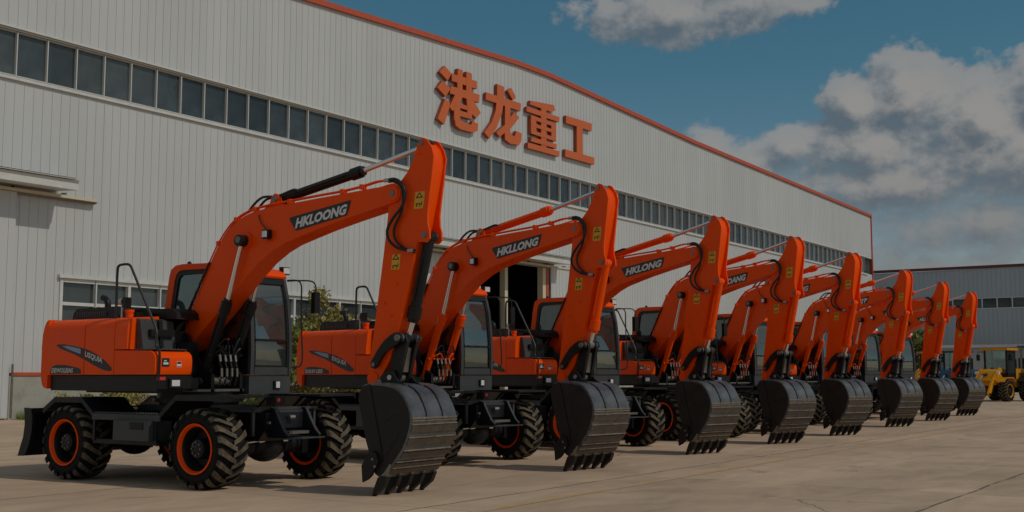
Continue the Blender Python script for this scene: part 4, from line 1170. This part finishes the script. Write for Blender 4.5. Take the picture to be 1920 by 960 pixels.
    mb.cyl((-.16, 4.36, 4.595), (.16, 4.36, 4.595), .035, 'pin_metal', 16); mb.cyl((-.165, 4.42, 3.37), (.165, 4.42, 3.37), .04, 'pin_metal', 16)
    mb.cyl((-.15, 3.56, 1.50), (.15, 3.56, 1.50), .09, 'orange_paint', 20); mb.box(-.06, .06, 4.15, 4.18, 2.9, 2.92, 'orange_paint')
    mb.tube([(-.10, 4.20, 3.12), (-.10, 4.07, 2.6), (-.1, 3.96, 2.2)], .013, 'bright_metal', 6)
    for (a, b) in ((3.86, 2.33), (3.74, 2.5), (3.95, 2.75)): mb.cyl((-.13, a, b), (-.15, a, b), .02, 'orange_paint', 8)
    arm = mb.build('arm', root, ang=28)
    for (ca, cz, wd_, ht, tilt) in ((4.32, 3.84, .165, .225, -.12), (3.93, 3.04, .14, .20, -.2)):
        mb = MB(); i = mb.mi('decal_yellow'); j = mb.mi('decal_black')
        def q4(a0, a1, z0, z1, x, ii):
            mb.face([mb.bm.verts.new((x, -(ca + a + z * .10), cz + z)) for a, z in ((a0, z0), (a1, z0), (a1, z1), (a0, z1))], ii)
        q4(-wd_ / 2, wd_ / 2, -ht / 2, ht / 2, -.1325, i)
        q4(-.055, .055, .03, .045, -.1335, j)
        for sg in (-1, 1): mb.face([mb.bm.verts.new((-.1337, -(ca + a), cz + z)) for a, z in ((sg * .062, .03), (sg * .044, .03), (.004, .086), (.004, .108))], j)
        q4(-.05, -.03, -.085, -.04, -.1335, j); q4(-.03, .02, -.055, -.04, -.1335, j); q4(.01, .025, -.09, -.04, -.1335, j); q4(.035, .05, -.07, -.02, -.1335, j)
        mb.build('warning_decal', arm, fix=False)

    # ---- cylinders
    def ram(name, x, p_foot, p_gland, p_rod, rb_, rr_, m, barrel_from_foot=True):
        mb = MB()
        f = Vector(p_foot); gl_ = Vector(p_gland); e = Vector(p_rod); d = (gl_ - f).normalized()
        P3 = lambda v: (x, v[0], v[1])
        mb.cyl(P3(f + d * .04), P3(gl_), rb_, m, 20)
        mb.cyl(P3(gl_ - d * .02), P3(gl_ + d * .14), rb_ * 1.28, m, 20); mb.cyl(P3(gl_ + d * .141), P3(gl_ + d * .19), rb_ * 1.0, m, 20)
        mb.cyl((x - .06, f[0], f[1]), (x + .06, f[0], f[1]), rb_ * 1.05, m, 16)
        mb.tube([(x - rb_ * .9, *(f + d * .2)), (x - rb_ * 1.25, *(f + d * .35)), (x - rb_ * 1.25, *(gl_ - d * .1))], .011, m, 6, 1)
        o = mb.build(name, root)
        mr = MB(); mr.cyl(P3(gl_ + d * .15), P3(e), rr_, 'chrome', 16); mr.cyl((x - .055, e[0], e[1]), (x + .055, e[0], e[1]), rr_ * 1.7, 'black_paint' if m == 'black_paint' else 'pin_metal', 16)
        mr.build('piston_rod', o)
        return o
    ram('boom_cylinder', -.255, (.37, 1.47), (.80, 2.47), (1.13, 3.46), .066, .032, cyl_m)
    ram('boom_cylinder', .235, (.37, 1.47), (.80, 2.47), (1.13, 3.46), .066, .032, cyl_m)
    ram('arm_cylinder', 0, (1.67, 4.085), (3.05, 4.325), (4.36, 4.595), .068, .036, cyl_m)
    ram('bucket_cylinder', 0, (4.40, 3.36), (4.17, 2.42), (4.04, 2.03), .072, .04, cyl_m)
    mb = MB()
    for sd_ in (-1, 1): mb.tube([(sd_ * .25, .62, 1.86), (sd_ * .16, .70, 1.93), (sd_ * .07, .68, 1.83)], .013, cyl_m, 6); mb.tube([(sd_ * .25, .66, 1.95), (sd_ * .13, .72, 2.08), (sd_ * .05, .70, 1.9)], .012, 'hose_rubber', 6)
    mb.box(-.34, .34, .55, .58, 1.82, 1.85, cyl_m)
    mb.build('boom_cylinder_hoses', root)
    # ---- bucket linkage
    for x in (-1, 1):
        a0, z0, a1, z1 = 3.62, 1.69, 4.04, 2.03
        mb = MB()
        mb.prism([(3.585, 1.64), (3.64, 1.625), (3.69, 1.67), (3.75, 1.76), (3.83, 1.85), (3.95, 1.91), (4.05, 1.96), (4.10, 2.02), (4.08, 2.085), (4.0, 2.10), (3.92, 2.07), (3.80, 1.99), (3.70, 1.88), (3.62, 1.77), (3.57, 1.70)], *((-.21, -.165) if x < 0 else (.165, .21)), 'black_paint', .008)
        mb.cyl((x * .15, a0 + .01, z0 - .01), (x * .225, a0 + .01, z0 - .01), .03, 'pin_metal', 12); mb.cyl((x * .15, a1, z1), (x * .235, a1, z1), .045, 'pin_metal', 12)
        mb.build('link_arm', root)
    mb = MB(); 
    for x in (-.10, .10): mb.prism([(3.98, 2.06), (4.09, 2.08), (4.13, 1.98), (4.06, 1.72), (4.0, 1.50), (3.93, 1.44), (3.84, 1.50), (3.86, 1.68)], x - .03, x + .03, 'black_paint', .006)
    mb.prism([(3.98, 1.92), (4.05, 1.90), (4.0, 1.58), (3.93, 1.60)], -.069, .069, 'pin_metal')
    mb.cyl((-.17, 4.04, 2.03), (.17, 4.04, 2.03), .055, 'pin_metal', 16); mb.cyl((-.13, 3.90, 1.51), (.13, 3.90, 1.51), .06, 'pin_metal', 16)
    mb.build('bucket_link', root)
    # ---- bucket
    mb = MB()
    hwf = lambda z: .455 + .055 * max(0, min(1, (1.2 - z) / 1.0))
    t_ = .022
    mb.prism(BK_SIDE, lambda a, b: -hwf(b), lambda a, b: -hwf(b) + t_, 'bucket_side', .004)
    mb.prism(BK_SIDE, lambda a, b: hwf(b) - t_, lambda a, b: hwf(b), 'bucket_side', .004)
    # wrapped shell
    i = mb.mi('bucket_steel'); prev = None
    for k, (a, b) in enumerate(BK_OUT):
        c_ = BK_OUT[min(k + 1, len(BK_OUT) - 1)]; e_ = BK_OUT[max(k - 1, 0)]
        tx, tz = c_[0] - e_[0], c_[1] - e_[1]; L_ = math.hypot(tx, tz); nx, nz = -tz / L_, tx / L_
        if nx * (a - 4.05) + nz * (b - .85) < 0: nx, nz = -nx, -nz
        hw = hwf(b) + .006
        cur = [mb.bm.verts.new((-hw, -(a + nx * .012), b + nz * .012)), mb.bm.verts.new((hw, -(a + nx * .012), b + nz * .012)), mb.bm.verts.new((hw, -(a - nx * .02), b - nz * .02)), mb.bm.verts.new((-hw, -(a - nx * .02), b - nz * .02))]
        if prev:
            for j in range(4): mb.face([prev[j], prev[(j + 1) % 4], cur[(j + 1) % 4], cur[j]], i)
        else: mb.face(cur, i)
        prev = cur
    mb.face(prev[::-1], i)
    bkt = mb.build('bucket', root, ang=28)
    mb = MB()   # wear strips across the back, lip plate
    def strip(k0, w_, m_, hgt=.028, extra=.012):
        # place at arc position
        (a, b) = k0; bi = min(range(len(BK_OUT) - 1), key=lambda k: abs(BK_OUT[k][1] - b) if BK_OUT[k][0] > 4.0 else 9)
        (a1, b1), (a2, b2) = BK_OUT[bi], BK_OUT[bi + 1]
        tx, tz = a2 - a1, b2 - b1; L_ = math.hypot(tx, tz); tx /= L_; tz /= L_; nx, nz = -tz, tx
        if nx * (a - 4.05) + nz * (b - .85) < 0: nx, nz = -nx, -nz
        p = [(a + nx * extra - tx * w_ / 2, b + nz * extra - tz * w_ / 2), (a + nx * extra + tx * w_ / 2, b + nz * extra + tz * w_ / 2)]
        q_ = [(p[1][0] + nx * hgt, p[1][1] + nz * hgt), (p[0][0] + nx * hgt, p[0][1] + nz * hgt)]
        hw = hwf(b) + .004
        mb.prism(p + q_, -hw, hw, m_, .003)
    def at(z):
        for (a1, b1), (a2, b2) in zip(BK_OUT[5:], BK_OUT[6:]):
            if b1 >= z >= b2: return (lerp(a1, a2, (b1 - z) / (b1 - b2)), z)
    strip(at(1.00), .022, 'worn_steel', .018); strip(at(.965), .012, 'worn_steel', .012)
    for z in (.92, .76, .60, .455): strip(at(z - .055), .085, 'strip_steel', .018); strip(at(z), .012, 'worn_steel', .020)
    strip(at(.335), .07, 'strip_steel', .022); strip(at(.38), .012, 'worn_steel', .026)
    mb.build('wear_strips', bkt)
    for x in (-.17, .17):   # ear plates with their dark weld lines running over the back
        mb = MB()
        pts = [(x, a + .012 * (1 if a > 4.25 else .3), b + (.015 if b > 1.2 else .006)) for a, b in BK_OUT[4:10]]
        mb.tube(pts, .011, 'black_paint', 6, 2)
        mb.prism([(3.66, 1.40), (3.74, 1.53), (3.80, 1.585), (3.87, 1.61), (3.93, 1.60), (3.98, 1.52), (4.04, 1.46), (4.13, 1.415), (4.24, 1.385), (4.2, 1.36), (3.70, 1.37)], x - .016, x + .016, 'black_paint', .005)
        mb.cyl((x - .035, 3.895, 1.51), (x + .035, 3.895, 1.51), .035, 'bright_metal', 12); mb.cyl((x - .03, 3.72, 1.45), (x + .03, 3.72, 1.45), .04, 'pin_metal', 12)
        mb.build('ear_plate', bkt)
    for sg in (-1, 1):      # front edge reinforcement and rib lines on the side plates
        mb = MB()
        pl = [(3.60, 1.22), (3.61, 1.31), (3.66, 1.39), (3.79, 1.425), (3.86, 1.15), (3.93, .9), (4.02, .60), (4.05, .46), (3.94, .30), (3.86, .42), (3.815, .57), (3.76, .70), (3.691, .925), (3.63, 1.12)]
        if sg < 0: mb.prism(pl, lambda a, b: -hwf(b) - .014, lambda a, b: -hwf(b) - .001, 'bucket_side', .003)
        else: mb.prism(pl, lambda a, b: hwf(b) + .001, lambda a, b: hwf(b) + .014, 'bucket_side', .003)
        for (a0, z0, a1, z1) in ((4.06, .95, 4.24, 1.05), (4.10, .52, 4.30, .80)):
            mb.tube([(sg * (hwf(z0) + .002), a0, z0), (sg * (hwf(z1) + .002), a1, z1)], .006, 'bucket_side', 5, 1)
        mb.build('edge_plate', bkt)
    for sg in (-1, 1):
        mb = MB(); cu = [(3.965, .575), (4.03, .545), (4.07, .44), (3.96, .26), (3.90, .21), (3.81, .17), (3.79, .38), (3.86, .48)]
        cu = [(a - .05, b + .0) for a, b in cu]
        if sg < 0: mb.prism(cu, -.555, -.522, 'black_paint', .006)
        else: mb.prism(cu, .522, .555, 'black_paint', .006)
        for (a, b) in ((3.93, .47), (3.97, .38)): mb.cyl((sg * .55, a, b), (sg * .565, a, b), .02, 'pin_metal', 6)
        mb.build('side_cutter', bkt)
    for k in range(5):
        x = -.485 + k * .2425; mb = MB()
        ad = [(4.175, .42), (4.205, .405), (4.17, .31), (4.11, .21), (4.03, .19), (4.01, .25), (4.08, .30)]
        mb.prism(ad, x - .027, x + .027, 'worn_steel', .006)
        mb.prism([(4.145, .25), (4.09, .13), (3.915, -.0), (3.895, .002), (3.925, .10), (3.985, .235), (4.05, .265)], x - .036, x + .036, 'bucket_side', .008)
        mb.build('tooth', bkt)
    return root, boom, p1


def add_decals(root, plate_txt, hood_txt, tag_txt):
    boom = [c for c in root.children if c.name.startswith('boom') and not c.name.startswith(('boom_c', 'boom_f'))][0]
    pan = [c for c in root.children if c.name.startswith('side_panel') and c.data.vertices[0].co.x < 0]
    pan.sort(key=lambda o: o.data.vertices[0].co.y, reverse=True)
    p1 = pan[0]; p2 = pan[1]
    mb = MB()
    mb.prism([(2.005, 3.755), (2.03, 3.775), (3.165, 3.932), (3.135, 3.82), (3.09, 3.725), (2.16, 3.578), (2.13, 3.58)], -.181, -.1765, 'decal_black')
    d = Vector((0, -.99, .138)).normalized(); up_ = Vector((0, 0.0, 1))
    text_into(mb, plate_txt, 'decal_white', (-.182, -2.125, 3.605), d, up_, (-1, 0, 0), .99, .145, shear=.25, offset=.05)
    mb.build('name_plate', boom, fix=False)
    mb = MB()
    leaf = [(-1.741, 1.985), (-1.70, 2.0), (-1.55, 1.998), (-1.212, 1.955), (-.95, 1.90), (-.75, 1.83), (-.584, 1.745), (-.44, 1.65), (-.425, 1.605), (-.5, 1.597), (-.639, 1.62), (-.85, 1.69), (-1.066, 1.77), (-1.3, 1.85), (-1.5, 1.90), (-1.65, 1.94)]
    L1 = [p for p in leaf if p[0] < -1.08]; L2 = [p for p in leaf if p[0] > -1.06]
    L1 = [(-1.741, 1.985), (-1.70, 2.0), (-1.55, 1.998), (-1.212, 1.955), (-1.082, 1.93), (-1.082, 1.775), (-1.3, 1.85), (-1.5, 1.90), (-1.65, 1.94)]
    mb.prism(L1, -1.2555, -1.2512, 'decal_black')
    mb.prism([(-1.60, 1.975), (-1.45, 1.972), (-1.19, 1.935), (-1.15, 1.925), (-1.15, 1.85), (-1.30, 1.885), (-1.45, 1.925)], -1.2572, -1.2558, 'decal_blue')
    mb.build('decal', p1, fix=False); mb = MB()
    tg = [(-1.88, 1.56), (-1.86, 1.635), (-1.80, 1.68), (-1.70, 1.692), (-1.515, 1.69), (-1.25, 1.655), (-1.15, 1.625), (-1.13, 1.56)]
    mb.prism(tg, -1.2555, -1.2512, 'decal_black')
    text_into(mb, tag_txt, 'decal_white', (-1.257, 1.835, 1.575), (0, -1, 0), (0, 0, 1), (-1, 0, 0), .52, .07, shear=.1, offset=.02, depth=.001)
    mb.build('decal', p1, fix=False)
    mb = MB()
    L2 = [(-1.058, 1.925), (-.95, 1.90), (-.75, 1.83), (-.584, 1.745), (-.44, 1.65), (-.425, 1.605), (-.5, 1.597), (-.639, 1.62), (-.85, 1.69), (-1.058, 1.77)]
    mb.prism(L2, -1.2555, -1.2512, 'decal_black')
    text_into(mb, hood_txt, 'decal_white', (-1.257, 1.045, 1.80), Vector((0, -.965, -.25)), (0, 0, 1), (-1, 0, 0), .42, .095, shear=.12, offset=.022, depth=.001)
    mb.build('decal', p2, fix=False)


POS = [(12.20, 13.87, 0), (17.40, 13.72, -8.3), (22.33, 13.69, -12.5), (26.84, 13.55, -17.6), (31.17, 13.53, -19.2), (37.25, 13.68, -23.5), (42.58, 13.93, -23.0), (48.31, 14.23, -24.0)]
TXT = [('HKLOONG', 'USQUIA', 'DEWOLEIAS'), ('HKLLONG', 'EXQUEA', 'DOIUSV LEEEI'), ('HKLONG', 'EXQUIA', 'DOIUSV'), ('HKCOANG', 'EXQUEA', 'DOIUSV'),
       ('HKLOAWG', 'EXQUEA', 'DOIUSV'), ('HKLOUTP', 'EXQUEA', 'DOIUSV'), ('HKLOIYS', 'EXQUEA', 'DOIUSV'), ('HLEFTAOX', 'EXQUEA', 'DOIUSV')]
LAB = ['orange wheeled excavator with black cylinder barrels, nearest and largest in the row',
       'orange wheeled excavator with orange cylinders, second in the row, HKLLONG on its boom',
       'orange wheeled excavator before the big open door, third in the row, HKLONG on its boom',
       'orange wheeled excavator fourth in the row, lettering half hidden by the arm before it',
       'orange wheeled excavator fifth in the row, fourth counting back from the farthest',
       'orange wheeled excavator sixth in the row, arm top right of the white warehouse',
       'orange wheeled excavator seventh in the row, between the sixth and the farthest one',
       'orange wheeled excavator farthest and smallest in the row, nearest to the yellow loaders']
ex1, _, _ = build_excavator('black_paint', True)
ex2, _, _ = build_excavator('orange_paint', False)
roots = [ex1, ex2]
for k in range(2, 8): roots.append(copy_tree(ex2))
for k, o in enumerate(roots):
    o.location = (*POS[k][:2], 0); o.rotation_euler = (0, 0, R(POS[k][2]))
    add_decals(o, *TXT[k])
    tag(o, LAB[k], 'excavator', 'excavators parked in a row')


# ------------------------------------------------------------------ wheel loaders far behind
def build_loader(paint):
    root = empty('wheel_loader')
    for s_ in (1.35, -1.25):
        for sd_ in (-1, 1): wheel(root, (sd_ * .95, s_, .62), sd_, paint, .62, .24)
    mb = MB(); mb.box(-.45, .45, -2.3, 1.9, .55, .95, 'black_paint', .03); mb.cyl((-.9, 1.35, .62), (.9, 1.35, .62), .14, 'black_paint', 12); mb.cyl((-.9, -1.25, .62), (.9, -1.25, .62), .14, 'black_paint', 12); mb.build('chassis', root)
    mb = MB()
    mb.prism([(.5, .9), (2.0, .9), (2.05, 1.2), (1.6, 1.75), (1.2, 1.85), (.5, 1.3)], -.42, .42, paint, .03)
    mb.box(-.62, .62, 1.7, 2.0, .95, 1.25, paint, .03); mb.build('front_frame', root)
    mb = MB()
    for sd_ in (-1, 1):
        mb.prism([(.9, 1.75), (1.1, 1.95), (1.6, 1.75), (2.3, 1.1), (2.75, .45), (2.6, .3), (2.45, .4), (2.0, .95), (1.5, 1.45)], sd_ * .5 - .05, sd_ * .5 + .05, paint, .02)
    mb.cyl((-.5, 2.05, 1.2), (.5, 2.05, 1.2), .09, paint, 12); mb.cyl((-.62, 2.62, .42), (.62, 2.62, .42), .07, 'black_paint', 10); mb.build('lift_arm', root)
    mb = MB(); mb.cyl((0, 1.2, 1.6), (0, 2.2, 1.5), .08, 'black_paint', 12); mb.cyl((0, 2.2, 1.5), (0, 2.5, 1.3), .04, 'chrome', 8); mb.build('tilt_cylinder', root)
    mb = MB()
    mb.prism([(-2.6, .8), (-.55, .8), (-.55, 1.9), (-2.3, 1.85), (-2.6, 1.6)], -.62, .62, paint, .06, 2)
    for k in range(6): mb.box(-.635, -.62, -2.0 + k * .18, -1.9 + k * .18, 1.2, 1.65, 'black_paint'); mb.box(.62, .635, -2.0 + k * .18, -1.9 + k * .18, 1.2, 1.65, 'black_paint')
    mb.build('hood', root)
    mb = MB()
    for sd_ in (-1, 1):
        for c_, w_ in ((1.35, .75), (-1.25, .7)):
            mb = MB(); mb.prism([(c_ - w_, 1.15), (c_ - .45, 1.38), (c_ + .45, 1.38), (c_ + w_, 1.15), (c_ + w_, 1.11), (c_ + .45, 1.33), (c_ - .45, 1.33), (c_ - w_, 1.11)], sd_ * .95 - .25, sd_ * .95 + .25, 'black_paint' if c_ < 0 else paint)
            mb.build('mudguard', root)
    mb = MB()
    for x in (-.65, .65):
        mb.box(x - .05, x + .05, -.5, -.42, 1.5, 2.95, 'black_paint'); mb.box(x - .05, x + .05, .5, .58, 1.5, 2.95, 'black_paint')
    mb.box(-.7, .7, -.5, .58, 1.2, 1.62, 'black_paint', .02)
    mb.box(-.25, .25, -.4, .05, 1.62, 2.4, 'seat_black', .05); cab_ = mb.build('cab', root)
    mb = MB(); mb.box(-.82, .82, -.62, .78, 2.95, 3.08, paint, .05, 2); mb.build('roof', cab_)
    mb = MB(); mb.box(-.6, .6, .54, .55, 1.62, 2.95, 'cab_glass'); mb.box(-.68, -.67, -.42, .5, 1.62, 2.95, 'cab_glass'); mb.box(.67, .68, -.42, .5, 1.62, 2.95, 'cab_glass'); mb.box(-.6, .6, -.47, -.46, 1.9, 2.95, 'cab_glass'); mb.build('glazing', cab_)
    for sd_ in (-1, 1): mb = MB(); mb.tube([(sd_ * .7, .6, 2.85), (sd_ * .95, .75, 2.85), (sd_ * .95, .75, 2.6)], .02, 'black_paint', 6); mb.box(sd_ * .95 - .1, sd_ * .95 + .1, .73, .78, 2.35, 2.7, 'black_paint', .02); mb.build('mirror', root)
    for sd_ in (-1, 1): mb = MB(); mb.box(sd_ * .62 - .1, sd_ * .62 + .1, 1.6, 1.7, 1.55, 1.72, 'lamp_lens', .02); mb.build('headlight', root)
    mb = MB(); mb.cyl((.25, -1.5, 1.9), (.25, -1.5, 2.45), .05, 'black_paint', 10); mb.build('exhaust_pipe', root)
    return root


ld = build_loader('yellow_paint')
LO = [(73.6, 14.7, 'yellow wheel loader facing us, arms lowered, just right of the farthest excavator bucket', 104),
      (75.5, 11.6, 'yellow wheel loader cut off by the right edge of the view', 104),
      (82.0, 20.6, 'yellow wheel loader half hidden behind the arm of the farthest excavator', 100),
      (90.0, 26.8, 'yellow wheel loader seen between the two farthest excavator arms', 100)]
loaders = [ld]
for k in range(3): loaders.append(copy_tree(ld))
for o, (x, y, lb, rz) in zip(loaders, LO):
    # model faces -y; turn it to face the camera's side of the yard
    o.location = (x, y, 0); o.rotation_euler = (0, 0, -R(rz))
    tag(o, lb, 'wheel loader', 'yellow wheel loaders at the end of the yard')
lb_ = build_loader('blue_paint'); lb_.location = (80.0, 18.6, 0); lb_.rotation_euler = (0, 0, -R(98))
tag(lb_, 'blue wheel loader between the yellow ones, behind the last excavators', 'wheel loader')
lb2 = copy_tree(lb_); lb2.location = (88.0, 24.2, 0); tag(lb2, 'blue wheel loader deepest in the yard, seen through the gap past the seventh excavator', 'wheel loader')
